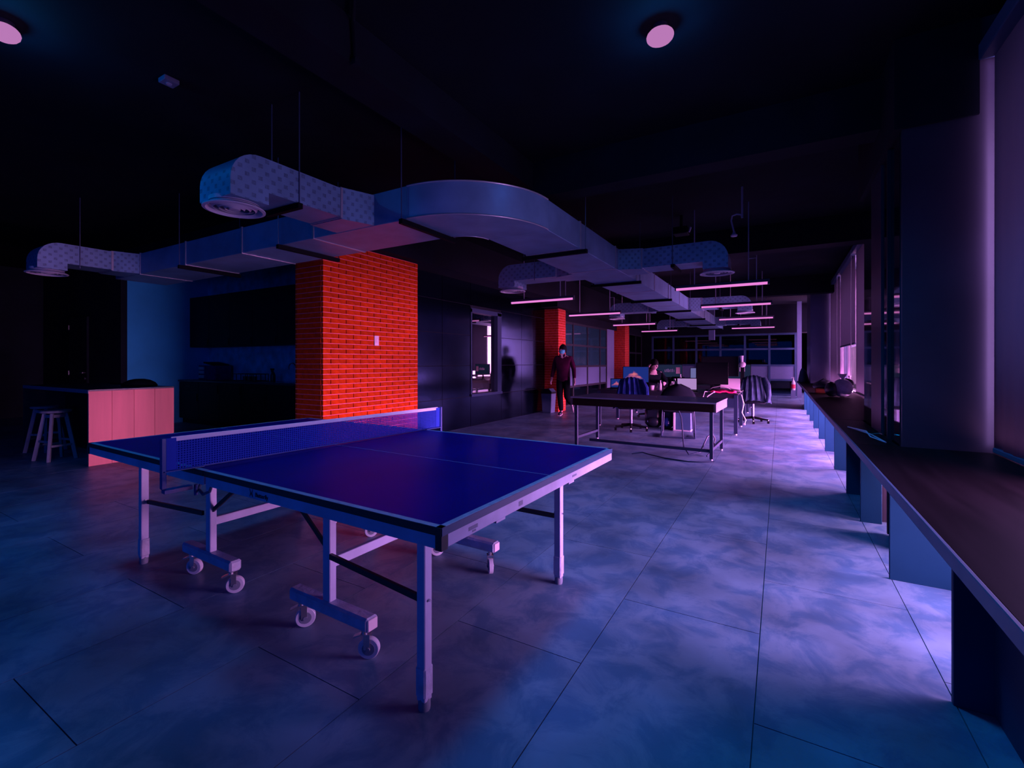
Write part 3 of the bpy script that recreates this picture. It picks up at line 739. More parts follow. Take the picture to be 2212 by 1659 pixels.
def branch(axis, w0, w1, sgn, a_main, a_in, a_thr, a_out, r=.205, flare=.10):
    """axis: direction of the branch; w0,w1 its sides"""
    # shoe where it leaves the trunk: wider at the trunk side
    t = MB(); e = .01
    f0, f1 = w0 - (flare if axis == 'y' else flare), w1 + flare
    if axis == 'y': poly = [(w0, a_in), (w1, a_in), (f1, a_main), (w0, a_main)]
    else: poly = [(a_in, w0), (a_in, w1), (a_main, w1), (a_main, w0 - flare)]
    b = MB().prism(outlet_profile(sgn, a_in, a_thr, a_out), 'x' if axis == 'y' else 'y', w0, w1).build('branch', 'duct_print', AD, smooth=True)
    MB().prism(poly, 'z', ZB + .005, ZT - .01).build('shoe', 'duct_print', b)
    if axis == 'y': MB().box(w0 - .006, w1 + .006, a_in - .012, a_in + .012, ZB + .012, ZT - .012).build('flange', 'duct_tape', b)
    else: MB().box(a_in - .012, a_in + .012, w0 - .006, w1 + .006, ZB + .012, ZT - .012).build('flange', 'duct_tape', b)
    am = (a_thr + a_out) / 2; wm = (w0 + w1) / 2
    cx, cy = (wm, am) if axis == 'y' else (am, wm)
    diffuser(cx, cy, ZB - .115, r, b)
    # rounded hem along the side
    return b
branch('y', -3.70, -3.30, -1, 3.02, 2.74, 2.08, 1.80)
branch('y', -8.30, -7.90, -1, 3.02, 2.74, 2.28, 2.0)
for (x, y) in ((-3.32, 2.33), (-3.68, 2.33), (-7.92, 2.4)): MB().cyl((x + .025, y, ZB - .02), (x + .025, y, CEIL), .005, n=6).build('hanger_rod', 'rod', AD)
MB().box(-3.72, -3.28, 2.31, 2.35, ZB - .025, ZB + .018).build('strap', 'strap_black', AD)
for y in (6.42, 11.9, 17.3):
    branch('x', y - .2, y + .2, 1, -1.89, -1.60, -.84, -.55)
    branch('x', y - .2, y + .2, -1, -2.55, -2.85, -3.56, -3.85)
    MB().box(-1.22, -1.17, y - .24, y + .24, ZB - .02, ZB + .018).build('strap', 'strap_black', AD)
    for x in (-1.2, -3.2): MB().cyl((x, y - .22, ZB - .01), (x, y - .22, CEIL), .005, n=6).build('hanger_rod', 'rod', AD)

# ================================================================== LIGHTS THE ROOM HAS
def tube_light(label, x0, x1, y, group):
    z = 2.3; t = thing('tube_pendant', label, 'light', ((x0 + x1) / 2, y, z), 0, group)
    B(x0, x1, y - .022, y + .022, z + .012, z + .05).build('housing', 'lamp_housing', t, .004)
    MB().cyl((x0 + .012, y, z), (x1 - .012, y, z), .021, n=12).build('tube', 'tube_glow', t)
    for x in (x0, x1): B(x - .004, x + .012, y - .022, y + .022, z - .02, z + .05).build('end_cap', 'lamp_housing', t)
    for q in (.22, .80):
        x = x0 + (x1 - x0) * q
        MB().cyl((x, y, z + .05), (x, y, CEIL), .008, n=6).build('drop_rod', 'rod_pale', t)
    xc = x0 + (x1 - x0) * .88
    MB().tube([(x0 + (x1 - x0) * .80, y, z + .34), (xc, y, z + .34), (xc, y, z + .05)], .006, 6).build('feed_conduit', 'rod_pale', t)
    return t
od = ('nearest', 'second nearest', 'third nearest', 'farthest')
for i, y in enumerate((6.93, 9.40, 12.38, 15.8)): tube_light('%s pink-white tube light hanging right of the long duct' % od[i], -1.30, -.13, y, 'tube lights right of the duct')
for i, y in enumerate((7.05, 9.63, 12.8, 15.9)): tube_light('%s pink-white tube light hanging left of the long duct' % od[i], -4.10, -2.92, y, 'tube lights left of the duct')
def ceiling_lamp(label, x, y, beam):
    t = thing('ceiling_lamp', label, 'lamp', (x, y, CEIL), 0, 'round ceiling lamps')
    MB().lathe([(0, CEIL), (.045, CEIL), (.045, CEIL - .03), (.035, CEIL - .05), (0, CEIL - .05)], (x, y, 0), 20).build('base', 'lamp_housing', t, smooth=True)
    MB().ell((x, y, CEIL - .07), (.085, .075, .05), 20, 10).build('globe', 'bulb_glow', t, smooth=True)
    l = bpy.data.lights.new('lamp_beam', 'SPOT'); l.energy = beam; l.color = BLUE; l.shadow_soft_size = .25; l.spot_size = R(125); l.spot_blend = .7
    o = bpy.data.objects.new('lamp_beam', l); COL.objects.link(o); o.parent = t; o.location = (0, 0, -.14)
    l = bpy.data.lights.new('lamp_glow', 'POINT'); l.energy = 8; l.color = BLUE; l.shadow_soft_size = .05
    o = bpy.data.objects.new('lamp_glow', l); COL.objects.link(o); o.parent = t; o.location = (0, 0, -.15)
    return t
ceiling_lamp('glowing round ceiling lamp above the open floor, top centre', -.66, 3.02, 180)
ceiling_lamp('glowing round ceiling lamp at the top left corner', -4.22, .92, 85)


# ================================================================== KITCHEN END
IS = thing('kitchen_island', 'wood-sided kitchen island with a dark open front, at the left', 'island', (-8.4, 2.7, 0))
ix0, ix1, iy0, iy1 = -9.55, -7.21, 2.27, 3.18
B(ix0, ix1 + .002, iy0, iy1, .905, .925).build('top', 'island_top', IS, .002)
nb = 4
for i in range(nb):
    a = iy0 + (iy1 - iy0) * i / nb; b = iy0 + (iy1 - iy0) * (i + 1) / nb
    B(ix1 - .03, ix1, a + .001, b - .001, 0, .905).build('side_board', 'island_wood', IS, .0015)
B(ix0, ix0 + .03, iy0, iy1, 0, .905).build('end_board', 'island_top', IS)
B(ix0 + .03, ix1 - .03, iy0 + .45, iy1, 0, .905).build('back_body', 'cabinet_dark', IS)
B(ix0, ix1 - .001, iy0 - .004, iy0 + .001, .88, .925).build('front_edge', 'frame_grey', IS)
def stool(label, x, y, rz, h=.64):
    t = thing('bar_stool', label, 'stool', (x, y, 0), rz, 'wooden bar stools at the island')
    def Q(mb, n, m='stool_wood', **k): return mb.build(n, m, t, world=False, **k)
    Q(MB().lathe([(0, h - .035), (.13, h - .035), (.155, h - .028), (.16, h - .012), (.15, h), (.09, h - .004), (0, h - .006)], n=28), 'seat', smooth=True)
    co = []
    for a in range(4):
        an = R(45 + 90 * a); p0 = Vector((.10 * math.cos(an), .10 * math.sin(an), h - .03)); p1 = Vector((.205 * math.cos(an), .205 * math.sin(an), 0))
        Q(MB().bar(p1, p0, .030, .042), 'leg', bevel=.003); co.append((p0, p1))
    for a in range(4):
        zq = (.26, .20)[a % 2]; f = 1 - zq / h
        q0 = co[a][0].lerp(co[a][1], f); q1 = co[(a + 1) % 4][0].lerp(co[(a + 1) % 4][1], f)
        Q(MB().bar(q0, q1, .018, .028), 'stretcher', bevel=.002)
        zq = h - .07; f = .07; q0 = co[a][0].lerp(co[a][1], f); q1 = co[(a + 1) % 4][0].lerp(co[(a + 1) % 4][1], f)
        Q(MB().bar(q0, q1, .016, .04), 'seat_rail', bevel=.002)
    return t
stool('pale wooden bar stool with splayed legs in front of the island', -8.10, 2.22, R(12))
stool('dimmer wooden bar stool half hidden behind the other, under the island top', -8.98, 2.36, R(30))
pn = thing('frying_pan', 'black domed pan with a handle lying upside down on the island', 'pan', (-7.72, 2.98, .925))
MB().lathe([(.20, .0), (.205, .01), (.18, .05), (.12, .085), (.06, .10), (0, .102)], (-7.72, 2.98, .925), 28).build('bowl', 'plastic_black', pn, smooth=True)
MB().tube([(-7.90, 2.90, .945), (-8.02, 2.85, .955), (-8.14, 2.80, .965)], [.014, .012, .016], 8).build('handle', 'plastic_black', pn)
# base cabinets, worktop, wall cabinets
cx = [-10.85 + i * .76 for i in range(6)]
wd = ('leftmost', 'second from the left', 'third from the left', 'fourth from the left', 'rightmost, next to the brick column')
for i in range(5):
    a, b = cx[i] + .002, cx[i + 1] - .002
    c = thing('base_cabinet', 'dark base cabinet under the kitchen worktop, %s' % wd[i], 'cabinet', ((a + b) / 2, 5.15, 0), 0, 'dark kitchen base cabinets')
    B(a, b, 4.90, 5.448, .10, .855).build('body', 'cabinet_dark', c); B(a, b, 4.95, 5.40, 0, .10).build('plinth', 'cabinet_dark', c)
    if i in (0, 3):
        d = B(a + .002, b - .002, 4.88, 4.90, .68, .85).build('drawer', 'cabinet_dark', c, .002); MB().box((a + b) / 2 - .08, (a + b) / 2 + .08, 4.865, 4.88, .76, .77).build('handle', 'black_metal', d)
        z1 = .675
    else: z1 = .85
    d = B(a + .002, b - .002, 4.88, 4.90, .105, z1).build('door', 'cabinet_dark', c, .002); MB().box(b - .06, b - .05, 4.865, 4.88, z1 - .2, z1 - .05).build('handle', 'black_metal', d)
    u = thing('wall_cabinet', 'black wall cabinet above the backsplash, %s' % wd[i], 'cabinet', ((a + b) / 2, 5.27, 1.57), 0, 'black kitchen wall cabinets')
    B(a, b, 5.10, 5.448, 1.57, 2.62).build('body', 'cabinet_dark', u)
    d = B(a + .002, b - .002, 5.08, 5.10, 1.572, 2.615).build('door', 'cabinet_dark', u, .002); MB().box(b - .05, b - .04, 5.065, 5.08, 1.60, 1.72).build('handle', 'black_metal', d)
wt = thing('kitchen_worktop', 'thin dark worktop running along the kitchen wall', 'worktop', (-8.2, 5.15, .858))
B(cx[0] - .01, cx[-1], 4.86, 5.448, .858, .89).build('slab', 'worktop_dark', wt, .003)
MB().box(-7.95, -7.35, 4.98, 5.34, .89, .897).build('sink_rim', 'chrome', wt, .002)
fc = thing('kitchen_tap', 'slim arched chrome tap at the sink', 'tap', (-7.60, 5.30, .892))
MB().tube([(-7.60, 5.30, .898), (-7.60, 5.30, 1.15)] + [(-7.60 - .10 + .10 * math.cos(R(a)), 5.30 - .0, 1.15 + .09 * math.sin(R(a))) for a in range(15, 166, 15)] + [(-7.80, 5.30, 1.12)], .011, 8).build('spout', 'chrome', fc, smooth=True)
MB().cyl((-7.60, 5.30, .898), (-7.60, 5.30, .93), .022, n=12).build('base', 'chrome', fc)
MB().cyl((-7.60, 5.30, .95), (-7.54, 5.27, .97), .007, n=8).build('lever', 'chrome', fc)
sb = thing('spray_bottle', 'dark spray bottle beside the kitchen tap', 'bottle', (-8.20, 5.25, .89))
MB().lathe([(0, 0), (.04, 0), (.045, .02), (.045, .12), (.03, .17), (.015, .19), (.015, .22), (0, .22)], (-8.20, 5.25, .89), 16).build('body', 'bag_black', sb, smooth=True)
MB().box(-8.27, -8.18, 5.235, 5.265, 1.11, 1.14).box(-8.25, -8.24, 5.24, 5.26, 1.07, 1.11).build('trigger', 'plastic_black', sb, .003)
tr = thing('dish_rack', 'low dark dish rack on the kitchen worktop', 'rack', (-8.85, 5.2, .89))
for z in (.0, .13): 
    for (p, q) in (((-9.2, 5.05), (-8.5, 5.05)), ((-9.2, 5.35), (-8.5, 5.35)), ((-9.2, 5.05), (-9.2, 5.35)), ((-8.5, 5.05), (-8.5, 5.35))):
        MB().bar((*p, .90 + z), (*q, .90 + z), .012, .012).build('rail', 'black_metal', tr)
for x in (-9.2, -9.05, -8.9, -8.75, -8.6, -8.5):
    for y in (5.05, 5.35): MB().bar((x, y, .892), (x, y, 1.03), .010, .010).build('upright', 'black_metal', tr)
for i, x in enumerate((-9.02, -8.84, -8.70)):
    tag(MB().lathe([(0, .0), (.035, .0), (.042, .09), (.036, .09), (.03, .01), (0, .01)], (x, 5.2, .893), 14).build('drinking_cup', 'worktop_dark', smooth=True), ('leftmost dark cup standing in the dish rack', 'middle dark cup standing in the dish rack', 'rightmost dark cup standing in the dish rack')[i], 'cup', 'cups in the dish rack')
mw = thing('shelf_bin', 'small navy storage box with a tilted lid at the left end of the worktop', 'box', (-10.15, 5.2, .89))
B(-10.5, -9.85, 5.08, 5.40, .892, 1.19).build('body', 'fabric_navy', mw, .006)
MB().obox((-10.08, 5.22, 1.22), (.42, .30, .03), Matrix.Rotation(R(-8), 3, 'Y').inverted()).build('lid', 'plastic_black', mw, .004)
for z in (.93, 1.02, 1.10): B(-10.47, -10.26, 5.065, 5.08, z, z + .06).build('window_slot', 'pale_plastic', mw, .002)

# ================================================================== LONG DARK TABLE
BT = thing('long_table', 'long dark table with a deep apron on slim black legs, in mid room', 'table', (-1.68, 6.85, 0), R(-2.5))
tw, td = 2.02 / 2, .94 / 2
def T(mb, n, m, **k): return mb.build(n, m, BT, world=False, **k)
T(B(-tw, tw, -td, td, .725, .745), 'top', 'table_dark_top', bevel=.002)
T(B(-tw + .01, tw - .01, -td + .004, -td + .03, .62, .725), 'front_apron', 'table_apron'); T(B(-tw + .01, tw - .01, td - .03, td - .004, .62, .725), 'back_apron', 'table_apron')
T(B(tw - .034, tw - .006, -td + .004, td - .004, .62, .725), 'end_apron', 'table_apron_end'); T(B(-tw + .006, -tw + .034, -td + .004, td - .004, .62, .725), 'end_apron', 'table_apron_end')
for sx in (-1, 1):
    for sy in (-1, 1):
        lg = T(B(sx * (tw - .07) - .02, sx * (tw - .07) + .02, sy * (td - .06) - .02, sy * (td - .06) + .02, .02, .72), 'leg', 'desk_leg')
        T(MB().cyl((sx * (tw - .07), sy * (td - .06), 0), (sx * (tw - .07), sy * (td - .06), .03), .016, n=10), 'foot', 'pale_plastic')
    T(B(sx * (tw - .07) - .015, sx * (tw - .07) + .015, -td + .08, td - .08, .12, .155), 'side_rail', 'desk_leg')
T(B(-tw + .28, tw - .08, -td + .05, -td + .085, .10, .135), 'long_rail', 'desk_leg')
for gx in (-.45, .12, .66):
    for q in (-.075, .075): T(B(gx + q - .055, gx + q + .055, .12, .135, .745, .752), 'cable_flap', 'white_plastic')
cbl = thing('floor_cable', 'black cable trailing from the long table across the floor', 'cable', (-1.3, 6.2, 0))
MB().tube([(-1.75, 6.28, .01), (-1.62, 6.34, .03), (-1.52, 6.30, .02), (-1.3, 6.22, .008), (-1.0, 6.15, .008), (-.85, 6.2, .008), (-.72, 6.3, .01)], .008, 6).build('lead', 'desk_leg', cbl, smooth=True)
cb2 = thing('hanging_cable', 'dark cable looping down under the right end of the long table', 'cable', (-1.0, 6.7, 0))
MB().tube([(-1.22, 6.62, .66), (-1.16, 6.6, .5), (-1.14, 6.58, .3), (-1.12, 6.55, .12), (-1.05, 6.5, .03), (-.92, 6.6, .06), (-.85, 6.75, .25), (-.80, 6.85, .28), (-.77, 6.9, .2), (-.80, 6.8, .05), (-.84, 6.6, .012)], .010, 6).build('lead', 'desk_leg', cb2, smooth=True)

# ================================================================== DESKS
def desk(label, x0, x1, y0, y1, z=.715):
    t = thing('office_desk', label, 'desk', ((x0 + x1) / 2, (y0 + y1) / 2, 0), 0, 'black office desks in a row')
    B(x0, x1, y0, y1, z - .025, z).build('top', 'desk_black', t, .002)
    B(x0 + .04, x1 - .04, y0 + .03, y0 + .05, z - .085, z - .025).build('front_rail', 'desk_black', t)
    B(x0 + .04, x1 - .04, (y0 + y1) / 2 - .01, (y0 + y1) / 2 + .01, z - .30, z - .025).build('modesty_panel', 'desk_leg', t)
    for x in (x0 + .04, x1 - .04):
        for y in (y0 + .05, y1 - .05):
            B(x - .03, x + .03, y - .03, y + .03, .02, z - .025).build('leg', 'desk_leg', t); MB().cyl((x, y, 0), (x, y, .022), .02, n=10).build('foot', 'white_plastic', t)
    return t
desk('front black desk just behind the long dark table', -3.15, -.62, 8.80, 10.10)
desk('second black desk, behind the front desk', -3.15, -.66, 11.55, 12.90)
desk('rearmost black desk, near the far glass partition', -3.15, -.66, 14.4, 15.8)
DZ = .716
def monitor(label, x, y, w, h, zc, screen, rz=0, body='plastic_black', cat='monitor'):
    t = thing('desk_monitor', label, cat, (x, y, DZ), rz, 'monitors on the desks')
    b = B(-w / 2, w / 2, 0, .03, zc - h / 2 - DZ, zc + h / 2 - DZ).build('case', body, t, world=False, bevel=.004)
    B(-w / 2 + .012, w / 2 - .012, -.002, 0, zc - h / 2 + .02 - DZ, zc + h / 2 - .012 - DZ).build('screen', screen, t, world=False)
    B(-.03, .03, .03, .05, .02, zc - DZ).build('stand', body, t, world=False); B(-.11, .11, -.05, .13, 0, .012).build('base', body, t, world=False, bevel=.003)
    return t
def laptop(label, x, y, w, screen, rz=0, body='plastic_black', back=False):
    t = thing('laptop', label, 'laptop', (x, y, DZ), rz, 'laptops on the desks')
    d = w * .66
    b = B(-w / 2, w / 2, -d / 2, d / 2, 0, .016).build('base', body, t, world=False, bevel=.003)
    B(-w / 2 + .02, w / 2 - .02, -d / 2 + .07, d / 2 - .03, .016, .018).build('keyboard', 'frame_black', t, world=False)
    rt = Matrix.Rotation(R(-14), 3, 'X')
    MB().obox(Vector((0, d / 2, .012)) + rt @ Vector((0, 0, d / 2)), (w, .010, d), rt).build('lid', body, t, world=False, bevel=.002)
    MB().obox(Vector((0, d / 2, .012)) + rt @ Vector((0, -.0058, d / 2)), (w - .024, .0015, d - .03), rt).build('screen', screen, t, world=False)
    return t
laptop('laptop showing an orange peak picture, leftmost on the front desk', -2.86, 9.22, .30, 'screen_peak_bright', R(14))
monitor('monitor showing an orange mountain picture on the front desk', -2.55, 9.45, .52, .34, 1.00, 'screen_peak', R(12))
laptop('dark laptop with a white document on screen, behind the round-backed chair', -1.50, 9.10, .36, 'screen_white', R(10))
monitor('large black monitor seen from behind, right half of the front desk', -1.13, 9.60, .57, .42, 1.04, 'plastic_black', R(5))
monitor('taller black monitor behind the large black one', -1.22, 11.75, .80, .46, 1.16, 'plastic_black', R(3))
laptop('white laptop turned with its pale lid to the right, on the front desk', -.80, 9.55, .34, 'white_plastic', R(8), 'white_plastic')
mon_text = monitor('dark monitor with lines of text and a paper note, on the second desk', -2.45, 12.2, .66, .34, 1.03, 'screen_dim', R(12))
monitor('small monitor with a pale window on screen, on the second desk', -1.72, 12.1, .40, .28, .98, 'screen_pale', R(8))
mon_pin = monitor('monitor with pinned papers at the right end of the second desk', -.86, 12.15, .55, .38, 1.02, 'screen_dim', R(2))
def note(mon, x, z, w_, h_, m='paper'): B(x - w_ / 2, x + w_ / 2, -.006, -.003, z - h_ / 2, z + h_ / 2).build('paper_note', m, mon, world=False)
note(mon_text, .22, .33, .10, .16); note(mon_pin, -.12, .33, .16, .16); note(mon_pin, .09, .37, .11, .10, 'white_plastic')
lt = MB()
for i in range(7): lt.box(-.10 + i * .036, -.085 + i * .036, -.0045, -.003, .29, .35 + .01 * (i % 3))
lt = lt.build('screen_text', 'pale_plastic', mon_text, world=False); lt['kind'] = 'stuff'
def bottle(label, x, y, h, r, m, kind='bottle'):
    t = thing('desk_bottle', label, kind, (x, y, DZ), 0, 'small bottles and cups on the front desk')
    if kind == 'cup': MB().lathe([(0, 0), (r * .75, 0), (r, h), (r * .9, h), (r * .7, .01), (0, .01)], (x, y, DZ), 14).build('body', m, t, smooth=True)
    else:
        MB().lathe([(0, 0), (r, 0), (r, h * .6), (r * .8, h * .72), (r * .35, h * .82), (r * .35, h * .9), (0, h * .9)], (x, y, DZ), 14).build('body', m, t, smooth=True)
        MB().cyl((x, y, DZ + h * .9), (x, y, DZ + h), r * .4, n=10).build('cap', 'white_plastic', t)
bottle('white paper cup on the front desk, left of the bottles', -2.10, 8.93, .10, .045, 'white_plastic', 'cup')
bottle('short clear bottle next to the paper cup', -2.00, 8.98, .15, .028, 'bottle_clear')
bottle('tall slim white bottle on the front desk', -1.945, 8.93, .20, .026, 'white_plastic')
bottle('clear water bottle in the middle of the front desk', -1.76, 9.05, .18, .036, 'bottle_clear')
bottle('narrow white bottle right of the clear water bottle', -1.70, 8.90, .18, .022, 'white_plastic')
bottle('green bottle on the front desk', -1.78, 9.42, .22, .05, 'green_plastic')
sp = thing('pump_bottle', 'wide white pump bottle beside the green bottle', 'bottle', (-1.66, 9.35, DZ))
MB().lathe([(0, 0), (.085, 0), (.09, .05), (.08, .15), (.04, .21), (.02, .23), (.02, .26), (0, .26)], (-1.66, 9.35, DZ), 18).build('body', 'pale_plastic', sp, smooth=True)
MB().cyl((-1.66, 9.35, DZ + .25), (-1.66, 9.35, DZ + .31), .01, n=8).build('pump', 'white_plastic', sp)
hp = thing('desk_figure', 'small white figure with a round body on top of the black monitors', 'figurine', (-.74, 11.72, 1.18))
MB().ell((-.74, 11.72, 1.20), (.07, .05, .07)).build('body', 'white_plastic', hp, smooth=True); MB().cyl((-.75, 11.72, 1.25), (-.76, 11.72, 1.40), .03, .045, n=12).build('neck', 'pale_plastic', hp, smooth=True)
B(-.78, -.70, 11.70, 11.74, .716, 1.15).build('stand', 'plastic_black', hp)
pk = thing('pink_pouch', 'bright pink cloth pouch draped on the right end of the front desk', 'pouch', (-.84, 8.86, .75))
v = MB()
for i in range(9):
    for j in range(5):
        x = -1.06 + i * .05; y = 8.80 + j * .05
        v.v.append(Vector((x, y, .742 + .028 * math.sin(math.pi * i / 8) * math.sin(math.pi * j / 4) + .012 * math.sin(i * 1.7 + j)))) 
for i in range(8):
    for j in range(4): q = i * 5 + j; v.f.append((q, q + 1, q + 6, q + 5))
o = v.build('cloth', 'pink_cloth', pk, smooth=True); sm = o.modifiers.new('thickness', 'SOLIDIFY'); sm.thickness = .025; sm.offset = -.3
for (lb, pts) in (('white cable looping off the desk left of the pink pouch', [(-1.08, 8.9, .73), (-1.15, 8.785, .74), (-1.18, 8.76, .62), (-1.15, 8.75, .55), (-1.10, 8.77, .66), (-1.0, 8.80, .735)]),
                  ('white cable hanging to a plug beside the right desk leg', [(-.95, 8.95, .73), (-.72, 8.84, .745), (-.57, 8.77, .70), (-.53, 8.75, .55), (-.56, 8.76, .40), (-.50, 8.74, .28), (-.52, 8.74, .21)]),
                  ('white cable arching over the white laptop', [(-1.15, 9.0, .72), (-1.05, 8.95, .80), (-.9, 8.95, .84), (-.78, 8.95, .80), (-.70, 8.97, .72)])):
    c_ = thing('white_cable', lb, 'cable', pts[0], 0, 'white cables on the front desk'); MB().tube(pts, .008, 6).build('lead', 'white_plastic', c_, smooth=True)
    MB().obox(pts[-1], (.03, .02, .03)).build('plug', 'white_plastic', c_, .004)
pc = thing('computer_tower', 'white computer tower standing under the front desk', 'computer', (-1.55, 8.95, 0))
MB().box(-1.70, -1.665, 8.85, 9.25, .02, .46).build('side_panel', 'white_plastic', pc, .003); MB().box(-1.665, -1.40, 8.87, 9.25, .02, .46).build('case', 'frame_blue', pc, .003)
MB().box(-1.70, -1.40, 8.85, 9.25, 0, .02).build('base', 'pale_plastic', pc)
rb = thing('rucksack', 'black rucksack on the floor under the front desk', 'bag', (-2.1, 9.1, 0))
MB().obox((-2.12, 9.15, .20), (.32, .22, .40)).build('body', 'bag_black', rb, .07, True); MB().ell((-2.10, 9.0, .12), (.11, .05, .09)).build('pocket', 'bag_black', rb, smooth=True)
MB().tube([(-2.2, 9.1, .36), (-2.12, 9.1, .42), (-2.04, 9.1, .36)], .012, 6).build('handle', 'bag_black', rb)
rb = thing('rucksack', 'grey-blue rucksack beside the black one under the desk', 'bag', (-1.85, 9.05, 0))
MB().obox((-1.84, 9.08, .21), (.20, .20, .42)).build('body', 'fabric_grey', rb, .06, True); MB().ell((-1.83, 8.95, .14), (.07, .04, .09)).build('pocket', 'fabric_navy', rb, smooth=True); MB().lathe([(0, 0), (.02, .01), (.015, .06), (0, .08)], (-1.80, 8.93, .1), 8).build('tag', 'white_plastic', rb)

# chairs
def office_chair(label, x, y, rz, back_m='fabric_black', jacket=None):
    t = thing('office_chair', label, 'chair', (x, y, 0), rz, 'swivel chairs at the desks')
    def Q(mb, n, m='plastic_black', par=t, **k): return mb.build(n, m, par, world=False, **k)
    for a in range(5):
        an = R(72 * a + 18); p = Vector((.29 * math.cos(an), .29 * math.sin(an), .075))
        Q(MB().tube([(0, 0, .11), p * .6 + Vector((0, 0, .04)), p], [.028, .02, .016], 8), 'base_arm')
        c_ = Q(MB().cyl(p + Vector((-.02, 0, -.045)), p + Vector((.02, 0, -.045)), .028, n=12), 'caster')
        Q(MB().cyl(p, p + Vector((0, 0, -.03)), .010, n=6), 'stem', 'chrome', c_)
    Q(MB().cyl((0, 0, .10), (0, 0, .40), .026, n=12), 'gas_lift', 'rod')
    sv = MB().obox((0, .0, .44), (.46, .46, .07)); Q(sv, 'seat', 'fabric_black', bevel=.025, smooth=True)
    bk = MB(); n = 8
    for j in range(7):
        z = .55 + j * .065; wd_ = (.20, .22, .23, .23, .22, .19, .13)[j]
        for i in range(n + 1):
            u = -1 + 2 * i / n; bk.v.append(Vector((u * wd_, .235 - .04 * u * u, z)))
    for j in range(6):
        for i in range(n): q = j * (n + 1) + i; bk.f.append((q, q + 1, q + n + 2, q + n + 1))
    b = Q(bk, 'backrest', back_m, smooth=True); sm = b.modifiers.new('thickness', 'SOLIDIFY'); sm.thickness = .05
    Q(MB().bar((0, .20, .42), (0, .27, .62), .05, .02), 'back_bar')
    for s in (-1, 1): Q(MB().tube([(s * .23, .12, .44), (s * .28, .10, .52), (s * .28, .08, .63), (s * .28, -.14, .64)], .016, 8), 'armrest')
    if jacket:
        j = thing('jacket', jacket[0], 'jacket', (x, y, 0), rz)
        v = MB(); m_ = 18
        for k in range(7):
            z = .99 - k * .085
            for i in range(m_ + 1):
                u = -1 + 2 * i / m_
                v.v.append(Vector((u * (.20 + .02 * k), -(-.30) + .02 * math.sin(i * 1.9 + k * .3) - .08 * u * u + .015 * k / 6, z - .06 * u * u + .01 * math.sin(i * 2.3))))
        for k in range(6):
            for i in range(m_): q = k * (m_ + 1) + i; v.f.append((q, q + 1, q + m_ + 2, q + m_ + 1))
        o = v.build('cloth', jacket[1], j, world=False, smooth=True); sm = o.modifiers.new('thickness', 'SOLIDIFY'); sm.thickness = .02; sm.offset = -1
        v = MB()
        v.tube([(-.2, .27, .95), (-.26, .29, .8), (-.27, .31, .6), (-.25, .31, .45)], [.03, .045, .045, .035], 8); v.build('sleeve', jacket[1], j, world=False, smooth=True)
    return t
office_chair('black swivel chair under a navy jacket, left at the front desk', -2.38, 8.50, R(195), jacket=('navy jacket draped over the back of the left swivel chair', 'fabric_navy'))
office_chair('dark swivel chair under a grey coat, behind the right end of the front desk', -.49, 10.85, R(185), jacket=('grey coat hanging over the chair behind the right end of the front desk', 'fabric_grey'))
office_chair('black swivel chair between the front and the second desk', -1.9, 10.8, R(170))
def sled_chair(label, x, y, rz):
    t = thing('sled_chair', label, 'chair', (x, y, 0), rz)
    def Q(mb, n, m, **k): return mb.build(n, m, t, world=False, **k)
    for s in (-1, 1): Q(MB().tube([(s * .24, .20, .50), (s * .25, .22, .40), (s * .26, .26, .05), (s * .26, .24, .015), (s * .26, -.20, .015), (s * .25, -.22, .05), (s * .23, -.16, .43)], .012, 8), 'leg', 'desk_leg', smooth=True)
    Q(MB().cyl((-.26, .25, .015), (.26, .25, .015), .012, n=8), 'floor_bar', 'desk_leg')
    Q(MB().obox((0, -.0, .45), (.48, .46, .06)), 'seat', 'fabric_black', bevel=.02, smooth=True)
    bk = MB(); n = 12
    for j in range(7):
        f = j / 6; z = .50 + .40 * f; wd_ = .29 * math.sqrt(max(0.02, 1 - (max(0, f - .25) / .76) ** 2))
        for i in range(n + 1): u = -1 + 2 * i / n; bk.v.append(Vector((u * wd_, .24 - .07 * u * u + .04 * f, z)))
    for j in range(6):
        for i in range(n): q = j * (n + 1) + i; bk.f.append((q, q + 1, q + n + 2, q + n + 1))
    b = Q(bk, 'backrest', 'fabric_black', smooth=True); sm = b.modifiers.new('thickness', 'SOLIDIFY'); sm.thickness = .04
sled_chair('black chair with a wide round back and sled base behind the long table', -1.50, 8.22, R(190))

# waste bin by the slim brick column
wb_ = thing('waste_bin', 'grey waste bin with a black swing lid beside the slim brick column', 'bin', (-4.98, 10.42, 0))
MB().prism([(-.13, -.14), (.13, -.14), (.13, .14), (-.13, .14)], 'z', 0, .001).build('base_plate', 'plastic_black', wb_, world=False)
b = MB(); 
for z, q in ((.0, .115), (.48, .14)):
    for sx, sy in ((-1, -1), (1, -1), (1, 1), (-1, 1)): b.v.append(Vector((sx * q, sy * q, z)))
b.f = [(0, 1, 5, 4), (1, 2, 6, 5), (2, 3, 7, 6), (3, 0, 4, 7), (3, 2, 1, 0), (4, 5, 6, 7)]
b.build('body', 'bin_grey', wb_, world=False, bevel=.006)
MB().prism([(-.145, .48), (.145, .48), (.145, .52), (.06, .60), (-.06, .60), (-.145, .52)], 'y', -.145, .145).build('lid', 'plastic_black', wb_, world=False, bevel=.004)
MB().obox((.10, 0, .565), (.105, .24, .006), Matrix.Rotation(R(43), 3, 'Y')).build('flap', 'bin_grey', wb_, world=False)

